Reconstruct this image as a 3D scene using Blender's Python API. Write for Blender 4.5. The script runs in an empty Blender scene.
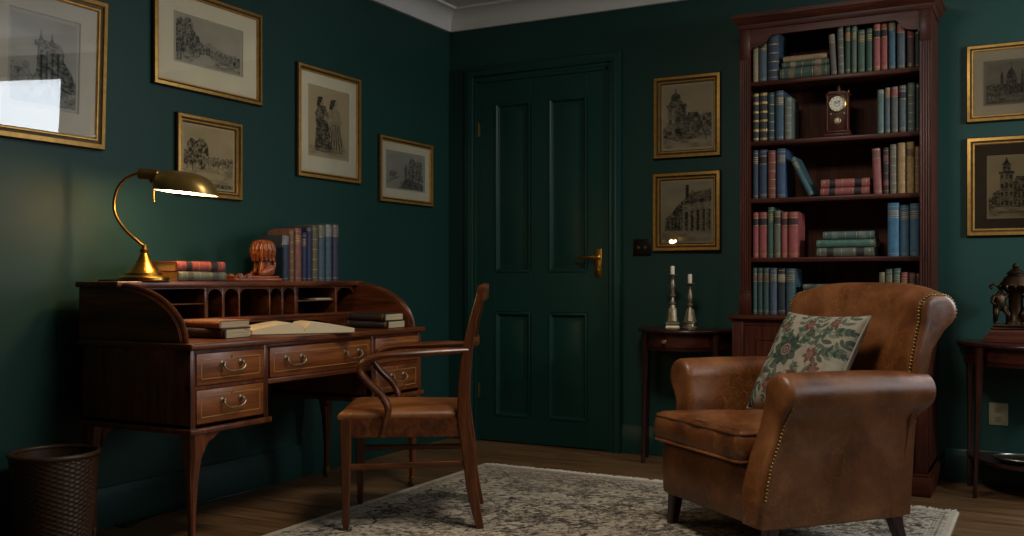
import bpy, bmesh, math, random
import numpy as np
from mathutils import Vector, Matrix, Euler
R = math.radians; PI = math.pi
rnd = random.Random(7)
scene = bpy.context.scene
COL = scene.collection

# ------------------------------------------------------------------ camera
CAM_Z = 0.95; YAW = 28.3; FPX = 1000.0; HOR = 280.0
cd = bpy.data.cameras.new('camera'); cam = bpy.data.objects.new('camera', cd); COL.objects.link(cam)
cam.location = (0, 0, CAM_Z); cam.rotation_euler = (R(90), 0, R(YAW))
cd.sensor_width = 36.0; cd.lens = FPX / 1024 * 36; cd.shift_y = (HOR - 268) / 1024; cd.clip_start = 0.02
scene.camera = cam
FW = Vector((-math.sin(R(YAW)), math.cos(R(YAW)), 0)); RT = Vector((math.cos(R(YAW)), math.sin(R(YAW)), 0))
def ray(u, v): return FW + RT * ((u - 512) / FPX) + Vector((0, 0, (HOR - v) / FPX))
def on_x(u, v, x): r = ray(u, v); p = r * (x / r.x); p.z += CAM_Z; return p
def on_y(u, v, y): r = ray(u, v); p = r * (y / r.y); p.z += CAM_Z; return p
def on_z(u, v, z): r = ray(u, v); p = r * ((z - CAM_Z) / r.z); p.z += CAM_Z; return p

# room: left wall x=XL, back wall y=YB
XL, YB, XR, YF = -3.20, 5.145, 1.90, -1.00
CEIL = 2.555

# ------------------------------------------------------------------ colour + materials
def lin(c): return c / 12.92 if c <= 0.04045 else ((c + 0.055) / 1.055) ** 2.4
def hx(h, k=1.0):
    h = h.lstrip('#'); return tuple(lin(int(h[i:i+2], 16) / 255) * k for i in (0, 2, 4)) + (1.0,)
MATS = {}
class NT:
    def __init__(s, name):
        s.m = bpy.data.materials.new(name); s.m.use_nodes = True; s.t = s.m.node_tree
        s.b = s.t.nodes['Principled BSDF']; s.out = s.t.nodes['Material Output']
    def n(s, typ, **kw):
        x = s.t.nodes.new(typ)
        for k, v in kw.items():
            if hasattr(x, k): setattr(x, k, v)
            else: x.inputs[k.replace('_', ' ')].default_value = v
        return x
    def l(s, a, b): s.t.links.new(a, b)
    def coord(s, scale=(1, 1, 1), rot=(0, 0, 0), out='Object'):
        tc = s.n('ShaderNodeTexCoord'); mp = s.n('ShaderNodeMapping'); mp.inputs['Scale'].default_value = scale
        mp.inputs['Rotation'].default_value = rot; s.l(tc.outputs[out], mp.inputs[0]); return mp.outputs[0]
    def noise(s, vec, scale, detail=4, rough=.55, dist=0):
        x = s.n('ShaderNodeTexNoise'); x.inputs['Scale'].default_value = scale; x.inputs['Detail'].default_value = detail
        x.inputs['Roughness'].default_value = rough; x.inputs['Distortion'].default_value = dist; s.l(vec, x.inputs['Vector']); return x.outputs[0]
    def ramp(s, fac, stops):
        x = s.n('ShaderNodeValToRGB'); e = x.color_ramp.elements
        while len(e) < len(stops): e.new(0.5)
        for i, (p, c) in enumerate(stops): e[i].position = p; e[i].color = c
        s.l(fac, x.inputs[0]); return x.outputs[0]
    def bump(s, h, strength, dist=.005):
        x = s.n('ShaderNodeBump'); x.inputs['Strength'].default_value = strength; x.inputs['Distance'].default_value = dist
        s.l(h, x.inputs['Height']); s.l(x.outputs[0], s.b.inputs['Normal']); return x
    def mix(s, fac, a, b, mode='MIX'):
        x = s.n('ShaderNodeMix'); x.data_type = 'RGBA'; x.blend_type = mode
        if isinstance(fac, (int, float)): x.inputs[0].default_value = fac
        else: s.l(fac, x.inputs[0])
        for v, i in ((a, 6), (b, 7)):
            if isinstance(v, tuple): x.inputs[i].default_value = v
            else: s.l(v, x.inputs[i])
        return x.outputs[2]
    def math(s, op, a, b=0.0):
        x = s.n('ShaderNodeMath'); x.operation = op
        for v, i in ((a, 0), (b, 1)):
            if isinstance(v, (int, float)): x.inputs[i].default_value = v
            else: s.l(v, x.inputs[i])
        return x.outputs[0]
    def set(s, **kw):
        for k, v in kw.items(): s.b.inputs[k.replace('_', ' ')].default_value = v
        return s

def plain(name, col, rough=.5, metal=0.0, var=.25, nscale=18, bump=0.0, spec=.5, coat=0.0):
    if name in MATS: return MATS[name]
    t = NT(name); vec = t.coord(); f = t.noise(vec, nscale, 5)
    a = tuple(c * (1 - var) for c in col[:3]) + (1,); b = tuple(min(1, c * (1 + var)) for c in col[:3]) + (1,)
    t.l(t.ramp(f, [(.3, a), (.7, b)]), t.b.inputs['Base Color'])
    t.set(Roughness=rough, Metallic=metal, Specular_IOR_Level=spec, Coat_Weight=coat, Coat_Roughness=.15)
    if bump: t.bump(t.noise(vec, nscale * 6, 4), bump, .002)
    MATS[name] = t.m; return t.m

def wood(name, dark, mid, light, axis='Y', rough=.32, coat=.25, scale=1.0):
    key = name + axis
    if key in MATS: return MATS[key]
    t = NT('wood_' + key); st = {'X': (1.2, 14, 14), 'Y': (14, 1.2, 14), 'Z': (14, 14, 1.2)}[axis]
    vec = t.coord(tuple(c * scale for c in st)); f1 = t.noise(vec, 2.2, 6, .6, .6); f2 = t.noise(vec, 9, 3, .5)
    f = t.math('ADD', t.math('MULTIPLY', f1, .75), t.math('MULTIPLY', f2, .25))
    t.l(t.ramp(f, [(.3, dark), (.5, mid), (.72, light)]), t.b.inputs['Base Color'])
    t.set(Roughness=rough, Coat_Weight=coat, Coat_Roughness=.2, Specular_IOR_Level=.45)
    if name in ('mahogany', 'back_board'): t.set(Specular_IOR_Level=.22)
    t.bump(f2, .06, .002); MATS[key] = t.m; return t.m
def mahog(ax): return wood('mahogany', hx('#1e0c06'), hx('#401b0f'), hx('#592d1a'), ax, .42, .05)
def desk_w(ax): return wood('desk', hx('#270f06'), hx('#5b2c13'), hx('#80471f'), ax, .34, .15)
def burr(ax): return wood('burr', hx('#421d0b'), hx('#773f19'), hx('#9a5b29'), ax, .36, .12, scale=.8)
def darkw(ax): return wood('dark', hx('#150807'), hx('#2c110d'), hx('#451c14'), ax, rough=.3)
def chair_w(ax): return wood('chair', hx('#261006'), hx('#562b12'), hx('#7a451f'), ax, .34, .15)

def metal(name, col, rough=.3): return plain(name, col, rough, 1.0, .15, 30)
BRASS = metal('aged_brass', hx('#a9803a'), .28)
BRASSD = plain('dark_brass', hx('#8a6a36'), .36, .8, .12, 30)
BRONZE = metal('dark_bronze', hx('#3a2c20'), .42)
PEWTER = plain('antique_silver', hx('#8f8269'), .42, .75, .2, 60)
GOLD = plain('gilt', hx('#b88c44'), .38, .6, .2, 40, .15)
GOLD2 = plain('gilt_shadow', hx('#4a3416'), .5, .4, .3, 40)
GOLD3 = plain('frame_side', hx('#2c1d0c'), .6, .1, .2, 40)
GILT = plain('spine_gilt', hx('#9b8250'), .45, .5, .3, 120)
PAGES = None
def mk_pages():
    t = NT('page_edges'); vec = t.coord((1, 1, 1)); f = t.noise(t.coord((900, 6, 6)), 1.0, 2)
    t.l(t.ramp(f, [(.3, hx('#8f7a58')), (.7, hx('#c9b691'))]), t.b.inputs['Base Color']); t.set(Roughness=.85); return t.m
PAGES = mk_pages()
IVORY = plain('candle_wax', hx('#d8cfb6'), .5, 0, .06)
BLACK = plain('blackened', hx('#0c0b0a'), .4, 0, .2)
def attr_mat(name, rough=.8, bump=0, bscale=400):
    t = NT(name); a = t.n('ShaderNodeAttribute'); a.attribute_name = 'paint'; t.l(a.outputs['Color'], t.b.inputs['Base Color'])
    t.set(Roughness=rough, Specular_IOR_Level=.3)
    if bump: t.bump(t.noise(t.coord(), bscale, 3), bump, .003)
    return t.m
PRINT = attr_mat('engraving_paper', .9)
def glass_mat():
    t = NT('picture_glass'); t.t.nodes.remove(t.b)
    tr = t.n('ShaderNodeBsdfTransparent'); tr.inputs[0].default_value = (.95, .96, .95, 1)
    gl = t.n('ShaderNodeBsdfGlossy'); gl.inputs['Roughness'].default_value = .015; gl.inputs[0].default_value = (1, 1, 1, 1)
    fr = t.n('ShaderNodeFresnel'); fr.inputs['IOR'].default_value = 1.75
    mx = t.n('ShaderNodeMixShader'); t.l(fr.outputs[0], mx.inputs[0]); t.l(tr.outputs[0], mx.inputs[1]); t.l(gl.outputs[0], mx.inputs[2])
    t.l(mx.outputs[0], t.out.inputs[0]); return t.m
GLASS = glass_mat()
def wall_mat(name, col):
    t = NT(name); vec = t.coord(); f = t.noise(vec, 1.3, 4); g = t.noise(vec, 160, 3)
    t.l(t.ramp(f, [(.3, tuple(c * .88 for c in col[:3]) + (1,)), (.7, tuple(c * 1.1 for c in col[:3]) + (1,))]), t.b.inputs['Base Color'])
    t.set(Roughness=.55, Specular_IOR_Level=.35); t.bump(g, .05, .002); return t.m
WALL = wall_mat('green_wall_paint', hx('#163a33'))
TRIM = wall_mat('green_trim_paint', hx('#143730')); TRIM.node_tree.nodes['Principled BSDF'].inputs['Roughness'].default_value = .38
PLASTER = plain('ceiling_white', hx('#d2cec6'), .8, 0, .03, 3)
def floor_mat():
    t = NT('oak_planks'); vec = t.coord()
    br = t.n('ShaderNodeTexBrick'); br.offset = .37; br.inputs['Scale'].default_value = 1.0
    br.inputs['Brick Width'].default_value = 1.7; br.inputs['Row Height'].default_value = .15; br.inputs['Mortar Size'].default_value = .0025
    br.inputs['Color1'].default_value = (.2, .2, .2, 1); br.inputs['Color2'].default_value = (.8, .8, .8, 1); br.inputs['Mortar'].default_value = (0, 0, 0, 1)
    t.l(vec, br.inputs['Vector'])
    f = t.noise(t.coord((1.5, 22, 1)), 2.0, 6, .6, .4)
    c = t.ramp(f, [(.3, hx('#4e3722')), (.55, hx('#775737')), (.75, hx('#8f6c47'))])
    c2 = t.mix(.45, c, br.outputs['Color'], 'OVERLAY')
    c3 = t.mix(br.outputs['Fac'], c2, hx('#1c120a'))
    t.l(c3, t.b.inputs['Base Color']); t.set(Roughness=.42, Specular_IOR_Level=.4); t.bump(f, .08, .003); return t.m
FLOOR = floor_mat()
def leather(name, dark, mid, light, rough=.38):
    t = NT(name); vec = t.coord()
    f = t.noise(vec, 5, 6, .62, .3); v = t.n('ShaderNodeTexVoronoi'); v.feature = 'DISTANCE_TO_EDGE'; v.inputs['Scale'].default_value = 22
    wv = t.n('ShaderNodeVectorMath'); wv.operation = 'ADD'; nz = t.n('ShaderNodeTexNoise'); nz.inputs['Scale'].default_value = 9; t.l(vec, nz.inputs['Vector'])
    sc = t.n('ShaderNodeVectorMath'); sc.operation = 'SCALE'; sc.inputs['Scale'].default_value = .16; t.l(nz.outputs['Color'], sc.inputs[0])
    t.l(vec, wv.inputs[0]); t.l(sc.outputs[0], wv.inputs[1]); t.l(wv.outputs[0], v.inputs['Vector'])
    base = t.ramp(f, [(.28, dark), (.5, mid), (.75, light)])
    crease = t.ramp(v.outputs['Distance'], [(0.0, (1, 1, 1, 1)), (.022, (0, 0, 0, 1))])
    msk = t.ramp(t.noise(vec, 3.5, 3), [(.38, (0, 0, 0, 1)), (.6, (.6, .6, .6, 1))])
    cf = t.math('MULTIPLY', crease, msk)
    t.l(t.mix(cf, base, tuple(min(1, c * 1.7) for c in light[:3]) + (1,)), t.b.inputs['Base Color'])
    fine = t.noise(vec, 220, 4); h = t.math('ADD', t.math('MULTIPLY', fine, .5), t.math('MULTIPLY', t.noise(vec, 26, 5), .8))
    t.bump(t.math('SUBTRACT', h, t.math('MULTIPLY', crease, .25)), .22, .005)
    r = t.ramp(f, [(.3, (rough - .06,) * 3 + (1,)), (.7, (rough + .1,) * 3 + (1,))]); t.l(r, t.b.inputs['Roughness'])
    t.set(Specular_IOR_Level=.5); return t.m
LEATHER = leather('tan_leather', hx('#41200e'), hx('#6d3f1e'), hx('#8f5c34'), .33)
SEATL = leather('seat_leather', hx('#4a250f'), hx('#7c481f'), hx('#9c6330'), .45)

# ------------------------------------------------------------------ mesh builder
class MB:
    def __init__(s): s.bm = bmesh.new()
    def _merge(s, b, mi=0, mat=None):
        if mat is not None: b.transform(mat)
        for f in b.faces: f.material_index = mi
        me = bpy.data.meshes.new('t'); b.to_mesh(me); b.free(); s.bm.from_mesh(me); bpy.data.meshes.remove(me)
    def box(s, lo, hi, bev=0.0, mi=0, seg=2, rot=None):
        b = bmesh.new(); bmesh.ops.create_cube(b, size=1)
        lo = Vector(lo); hi = Vector(hi); d = hi - lo; c = (lo + hi) / 2
        for v in b.verts: v.co = Vector((v.co.x * d.x, v.co.y * d.y, v.co.z * d.z))
        if bev: bmesh.ops.bevel(b, geom=b.edges[:], offset=min(bev, min(abs(x) for x in d) * .49), segments=seg, affect='EDGES', profile=.5)
        m = Matrix.Translation(c)
        if rot is not None: m = m @ Euler(rot).to_matrix().to_4x4()
        s._merge(b, mi, m); return s
    def rings(s, rings, mi=0, cap=True, closed=True, loop=False):
        b = bmesh.new(); rs = [[b.verts.new(p) for p in r] for r in rings]; n = len(rs[0])
        k = len(rs) if loop else len(rs) - 1
        for i in range(k):
            a, c = rs[i], rs[(i + 1) % len(rs)]
            for j in range(n if closed else n - 1):
                q = [a[j], a[(j + 1) % n], c[(j + 1) % n], c[j]]
                try: b.faces.new(q)
                except ValueError: pass
        if cap and not loop and closed:
            b.faces.new(rs[0][::-1]); b.faces.new(rs[-1])
        bmesh.ops.remove_doubles(b, verts=b.verts[:], dist=1e-6)
        bmesh.ops.recalc_face_normals(b, faces=b.faces[:])
        s._merge(b, mi); return s
    def lathe(s, prof, n=24, mi=0, c=(0, 0, 0), axis=None, square=False, cap=True):
        if square:
            base = [(1, 1), (-1, 1), (-1, -1), (1, -1)]
        else: base = [(math.cos(2 * PI * j / n), math.sin(2 * PI * j / n)) for j in range(n)]
        M = Matrix.Identity(3) if axis is None else Vector((0, 0, 1)).rotation_difference(Vector(axis)).to_matrix()
        rg = [[Vector(c) + M @ Vector((max(r, 1e-4) * x, max(r, 1e-4) * y, z)) for x, y in base] for r, z in prof]
        return s.rings(rg, mi, cap)
    def tube(s, pts, rad, n=10, mi=0, cap=True, loop=False, flat=None):
        pts = [Vector(p) for p in pts]; N = len(pts)
        rad = rad if isinstance(rad, (list, tuple)) else [rad] * N
        up = None; rg = []
        for i, p in enumerate(pts):
            if loop: t = pts[(i + 1) % N] - pts[i - 1]
            else: t = pts[min(i + 1, N - 1)] - pts[max(i - 1, 0)]
            t.normalize()
            if up is None:
                up = Vector((0, 0, 1)) if abs(t.z) < .9 else Vector((1, 0, 0))
                if flat is not None: up = Vector(flat)
            sx = t.cross(up)
            if sx.length < 1e-5: sx = t.cross(Vector((0, 1, 0)))
            sx.normalize(); uv = sx.cross(t).normalized(); up = uv if flat is None else up
            r = rad[i]; rx, ry = r if isinstance(r, tuple) else (r, r)
            rg.append([p + sx * (math.cos(2 * PI * j / n) * rx) + uv * (math.sin(2 * PI * j / n) * ry) for j in range(n)])
        return s.rings(rg, mi, cap, loop=loop)
    def prism(s, poly, axis, a, b_, mi=0, bev=0.0):
        # poly of 2d points; axis 'X': (y,z), 'Y': (x,z), 'Z': (x,y)
        f = {'X': lambda p, t: (t, p[0], p[1]), 'Y': lambda p, t: (p[0], t, p[1]), 'Z': lambda p, t: (p[0], p[1], t)}[axis]
        b = bmesh.new(); v0 = [b.verts.new(f(p, a)) for p in poly]; v1 = [b.verts.new(f(p, b_)) for p in poly]; n = len(poly)
        b.faces.new(v0[::-1]); b.faces.new(v1)
        for i in range(n): b.faces.new([v0[i], v0[(i + 1) % n], v1[(i + 1) % n], v1[i]])
        bmesh.ops.recalc_face_normals(b, faces=b.faces[:])
        if bev: bmesh.ops.bevel(b, geom=[e for e in b.edges if e.calc_face_angle(0) > .6], offset=bev, segments=2, affect='EDGES')
        s._merge(b, mi); return s
    def ball(s, c, r, mi=0, u=12, v=8, scale=(1, 1, 1)):
        b = bmesh.new(); bmesh.ops.create_uvsphere(b, u_segments=u, v_segments=v, radius=r)
        s._merge(b, mi, Matrix.Translation(c) @ Matrix.Diagonal((*scale, 1))); return s
    def mesh(s, me, mi=0, mat=None):
        b = bmesh.new(); b.from_mesh(me); s._merge(b, mi, mat); return s
    def xf(s, m): s.bm.transform(m); return s
    def build(s, name, mats, parent=None, ang=38, **props):
        if not isinstance(mats, (list, tuple)): mats = [mats]
        for f in s.bm.faces: f.smooth = True
        for e in s.bm.edges: e.smooth = not (len(e.link_faces) == 2 and e.calc_face_angle(0) > R(ang))
        me = bpy.data.meshes.new(name); s.bm.to_mesh(me); s.bm.free()
        for m in mats: me.materials.append(m)
        o = bpy.data.objects.new(name, me); COL.objects.link(o)
        if parent is not None: o.parent = parent
        for k, v in props.items(): o[k] = v
        return o

def thing(name, label, cat, loc=(0, 0, 0), rot=(0, 0, 0), group=None):
    o = bpy.data.objects.new(name, None); COL.objects.link(o); o.empty_display_size = .05
    o.location = loc; o.rotation_euler = rot if isinstance(rot, (tuple, list)) else (0, 0, rot)
    o['label'] = label; o['category'] = cat
    if group: o['group'] = group
    return o
def tag(o, label, cat, group=None):
    o['label'] = label; o['category'] = cat
    if group: o['group'] = group
    return o
def struct(mb, name, mats, parent=None):
    o = mb.build(name, mats, parent); o['kind'] = 'structure'; return o

def bez(p0, p1, p2, p3, n=10):
    p0, p1, p2, p3 = map(Vector, (p0, p1, p2, p3)); r = []
    for i in range(n + 1):
        t = i / n; r.append(p0 * (1 - t) ** 3 + p1 * 3 * t * (1 - t) ** 2 + p2 * 3 * t * t * (1 - t) + p3 * t ** 3)
    return r
def smooth_path(pts, n=6):
    pts = [Vector(p) for p in pts]; out = []
    for i in range(len(pts) - 1):
        a = pts[max(i - 1, 0)]; b = pts[i]; c = pts[i + 1]; d = pts[min(i + 2, len(pts) - 1)]
        for k in range(n):
            t = k / n
            out.append(.5 * ((2 * b) + (c - a) * t + (2 * a - 5 * b + 4 * c - d) * t * t + (3 * b - a - 3 * c + d) * t ** 3))
    out.append(pts[-1]); return out

# painted grids -------------------------------------------------------------
def paint_attr(me, arr):
    a = me.color_attributes.new('paint', 'FLOAT_COLOR', 'POINT'); a.data.foreach_set('color', arr.astype(np.float32).ravel())
def grid_mesh(name, P, faces_wh):
    H, W = faces_wh; idx = np.arange(H * W).reshape(H, W)
    q = np.stack([idx[:-1, :-1], idx[:-1, 1:], idx[1:, 1:], idx[1:, :-1]], -1).reshape(-1, 4)
    me = bpy.data.meshes.new(name); me.vertices.add(H * W); me.vertices.foreach_set('co', P.astype(np.float32).ravel())
    me.loops.add(q.size); me.loops.foreach_set('vertex_index', q.astype(np.int32).ravel())
    me.polygons.add(len(q)); me.polygons.foreach_set('loop_start', np.arange(0, q.size, 4, dtype=np.int32))
    me.polygons.foreach_set('use_smooth', np.ones(len(q), dtype=bool))
    me.update(calc_edges=True); me.validate(); return me
_rs = np.random.RandomState(5)
def vnoise(X, Y, sc, seed=0):
    rs = np.random.RandomState(seed); G = rs.rand(128, 128)
    x = X * sc + 50.3; y = Y * sc + 50.7; xi = np.floor(x).astype(int); yi = np.floor(y).astype(int); fx = x - xi; fy = y - yi
    fx = fx * fx * (3 - 2 * fx); fy = fy * fy * (3 - 2 * fy); g = lambda a, b: G[a % 128, b % 128]
    return (g(yi, xi) * (1 - fx) + g(yi, xi + 1) * fx) * (1 - fy) + (g(yi + 1, xi) * (1 - fx) + g(yi + 1, xi + 1) * fx) * fy
def fbm(X, Y, sc, o=4, seed=0):
    s = 0; a = .5; t = 0
    for i in range(o): s = s + a * vnoise(X, Y, sc * 2 ** i, seed + i); t += a; a *= .5
    return s / t
def linarr(h): return np.array(hx(h)[:3])
# ------------------------------------------------------------------ the room
def build_room():
    m = MB(); m.box((XL - .2, YF - .2, -.1), (XR + .2, YB + .2, 0)); struct(m, 'floor', FLOOR)
    m = MB(); m.box((XL - .2, YF - .2, CEIL), (XR + .2, YB + .2, CEIL + .1)); struct(m, 'ceiling', PLASTER)
    m = MB(); m.box((XL - .15, YF - .15, 0), (XL, YB + .15, CEIL)); struct(m, 'wall_left', WALL)
    # back wall with the opening of window_1 (right of the framed prints)
    wx0, wx1, wz0, wz1 = .42, 1.66, .95, 2.28
    m = MB(); m.box((XL, YB, 0), (wx0, YB + .15, CEIL)); m.box((wx1, YB, 0), (XR + .15, YB + .15, CEIL))
    m.box((wx0, YB, 0), (wx1, YB + .15, wz0)); m.box((wx0, YB, wz1), (wx1, YB + .15, CEIL)); struct(m, 'wall_back', WALL)
    # right wall with the opening of window_2
    y0, y1, z0, z1 = 2.9, 4.3, .9, 2.3
    m = MB(); m.box((XR, YF, 0), (XR + .15, y0, CEIL)); m.box((XR, y1, 0), (XR + .15, YB, CEIL))
    m.box((XR, y0, 0), (XR + .15, y1, z0)); m.box((XR, y0, z1), (XR + .15, y1, CEIL)); struct(m, 'wall_right', WALL)
    m = MB(); m.box((XL, YF - .15, 0), (XR + .15, YF, CEIL)); struct(m, 'wall_front', WALL)
    def sash(name, lo, hi, axis):
        m = MB()
        u0, u1 = (lo[0], hi[0]) if axis == 'X' else (lo[1], hi[1]); z0, z1 = lo[2], hi[2]; t = .05
        def bar(ua, ub, za, zb, d=.04):
            if axis == 'X': m.box((ua, YB + .05, za), (ub, YB + .05 + d, zb), .004)
            else: m.box((XR + .05, ua, za), (XR + .05 + d, ub, zb), .004)
        bar(u0, u0 + t, z0, z1); bar(u1 - t, u1, z0, z1); bar(u0, u1, z0, z0 + t); bar(u0, u1, z1 - t, z1)
        bar(u0, u1, (z0 + z1) / 2 - .02, (z0 + z1) / 2 + .02, .045)
        struct(m, name, PLASTER)
    sash('window_1', (wx0, 0, wz0), (wx1, 0, wz1), 'X'); sash('window_2', (0, y0, z0), (0, y1, z1), 'Y')
    # coving
    cv = [(0, 0)] + [(.02, 0), (.02, .012)] + [(.02 + .09 * (1 - math.cos(a)), .012 + .085 * math.sin(a)) for a in [R(15 * i) for i in range(1, 7)]] + [(.125, .097), (.125, .111), (0, .111)]
    zc = CEIL - .111
    def sweep_trim(name, prof, z, side, a, b, mat):
        m = MB()
        if side == 'left': m.prism([(XL + d, z + h) for d, h in prof], 'Y', a, b)
        elif side == 'back': m.prism([(YB - d, z + h) for d, h in prof], 'X', a, b)
        elif side == 'right': m.prism([(XR - d, z + h) for d, h in prof], 'Y', a, b)
        else: m.prism([(YF + d, z + h) for d, h in prof], 'X', a, b)
        return struct(m, name, mat)
    sweep_trim('trim_1', cv, zc, 'left', YF, YB, PLASTER); sweep_trim('trim_2', cv, zc, 'back', XL, XR, PLASTER)
    sweep_trim('trim_3', cv, zc, 'right', YF, YB, PLASTER); sweep_trim('trim_4', cv, zc, 'front', XL, XR, PLASTER)
    bb = [(0, 0), (.02, 0), (.02, .115), (.016, .122), (.016, .130), (.010, .138), (.010, .146), (.004, .155), (0, .155)]
    sweep_trim('baseboard_left', bb, 0, 'left', YF, YB, TRIM)
    m = MB(); m.prism([(YB - d, h) for d, h in bb], 'X', XL + .02, -3.075); m.prism([(YB - d, h) for d, h in bb], 'X', -2.10, -1.343)
    m.prism([(YB - d, h) for d, h in bb], 'X', -.44, XR); struct(m, 'baseboard_back', TRIM)
    sweep_trim('baseboard_right', bb, 0, 'right', YF, YB, TRIM); sweep_trim('baseboard_front', bb, 0, 'front', XL, XR, TRIM)

def build_door():
    d = bpy.data.objects.new('door_1', None); COL.objects.link(d); d['kind'] = 'structure'; d.location = (-2.585, YB, 0)
    x0, x1, zt = -.392, .418, 2.115; yf = -.022           # leaf front stands 22 mm into the room from the wall plane
    # casing, stepped
    m = MB()
    prof = [(0, 0), (0, -.030), (.012, -.034), (.022, -.030), (.026, -.044), (.050, -.050), (.058, -.046), (.074, -.046), (.078, -.04), (.078, 0)]
    # left, right jambs and head mitred: sweep a U path
    def ring(pt, dirx, dirz):
        return [Vector((pt[0] + dirx * u, y, pt[1] + dirz * u)) for u, y in prof]
    a = .432; al = .406; rg = [ring((-al, 0), -1, 0), ring((-al, zt + .014), -1, 1), ring((a, zt + .014), 1, 1), ring((a, 0), 1, 0)]
    m.rings(rg); m.box((-al, -.03, 0), (x0, 0, zt + .014)); m.box((x1, -.03, 0), (a, 0, zt + .014)); m.box((-al, -.03, zt), (a, 0, zt + .014))
    m.build('door_frame', TRIM, d)
    # leaf: stiles, rails and four raised panels
    def U(u): return on_y(u, 280, YB - .03).x + 2.585
    px = [(U(494.5), U(530)), (U(548), U(586.5))]
    zs = [(.995, 1.985), (.155, .765)]
    m = MB(); b = .004
    xs = [x0, px[0][0], px[0][1], px[1][0], px[1][1], x1]
    m.box((x0, yf, .006), (xs[1], -.002, zt), b); m.box((xs[2], yf, .006), (xs[3], -.002, zt), b); m.box((xs[4], yf, .006), (x1, -.002, zt), b)
    for q in (0, 1):
        a0, a1 = px[q]
        m.box((a0 - .004, yf, .006), (a1 + .004, -.002, zs[1][0]), b); m.box((a0 - .004, yf, zs[1][1]), (a1 + .004, -.002, zs[0][0]), b); m.box((a0 - .004, yf, zs[0][1]), (a1 + .004, -.002, zt), b)
        for z0, z1 in zs:
            # moulded edge + fielded panel
            mo = [(0, yf - .004), (.010, yf - .006), (.018, yf - .001), (.024, -.008), (.03, -.008)]
            rr = [[(a0 + u, y, z0 + u), (a1 - u, y, z0 + u), (a1 - u, y, z1 - u), (a0 + u, y, z1 - u)] for u, y in mo]
            m.rings(rr, cap=False)
            fp = [(.03, -.008), (.036, -.008), (.062, -.016)]
            rr = [[(a0 + u, y, z0 + u), (a1 - u, y, z0 + u), (a1 - u, y, z1 - u), (a0 + u, y, z1 - u)] for u, y in fp]
            bb = bmesh.new(); vs = [[bb.verts.new(p) for p in r] for r in rr]
            for i in range(len(vs) - 1):
                for j in range(4): bb.faces.new([vs[i][j], vs[i][(j + 1) % 4], vs[i + 1][(j + 1) % 4], vs[i + 1][j]])
            bb.faces.new(vs[-1]); bmesh.ops.recalc_face_normals(bb, faces=bb.faces[:]); 
            if bb.faces[-1].normal.y > 0: bmesh.ops.reverse_faces(bb, faces=bb.faces[:])
            m._merge(bb)
    m.build('door_leaf', TRIM, d, ang=20)
    for z in (1.84, .30):
        m = MB(); m.box((x0 - .007, yf - .005, z - .04), (x0 + .004, yf + .002, z + .04), .002); m.tube([(x0 - .004, yf - .006, z - .044), (x0 - .004, yf - .006, z + .044)], .004, 8)
        m.build('hinge', BRASSD, d, label='brass butt hinge')
    # long back plate with keyhole and a lever handle
    hxp = U(598); m = MB(); m.box((hxp - .02, yf - .007, .965), (hxp + .02, yf, 1.125), .006, seg=3)
    m.ball((hxp, yf - .007, 1.005), .006, scale=(1, .5, 1.6)); m.build('handle_plate', BRASS, d, label='brass back plate')
    m = MB(); z = 1.075; m.lathe([(.016, 0), (.016, .006), (.009, .01), (.009, .045), (.011, .05)], 16, c=(hxp, yf - .006, z), axis=(0, -1, 0))
    m.tube(smooth_path([(hxp + .006, yf - .048, z), (hxp - .03, yf - .052, z + .003), (hxp - .075, yf - .05, z - .003), (hxp - .105, yf - .046, z + .002), (hxp - .115, yf - .044, z + .008)], 4), [.009] * 9 + [.008] * 4 + [.007] * 3 + [.006], 10)
    m.build('lever_handle', BRASS, d, label='brass lever handle')

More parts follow.
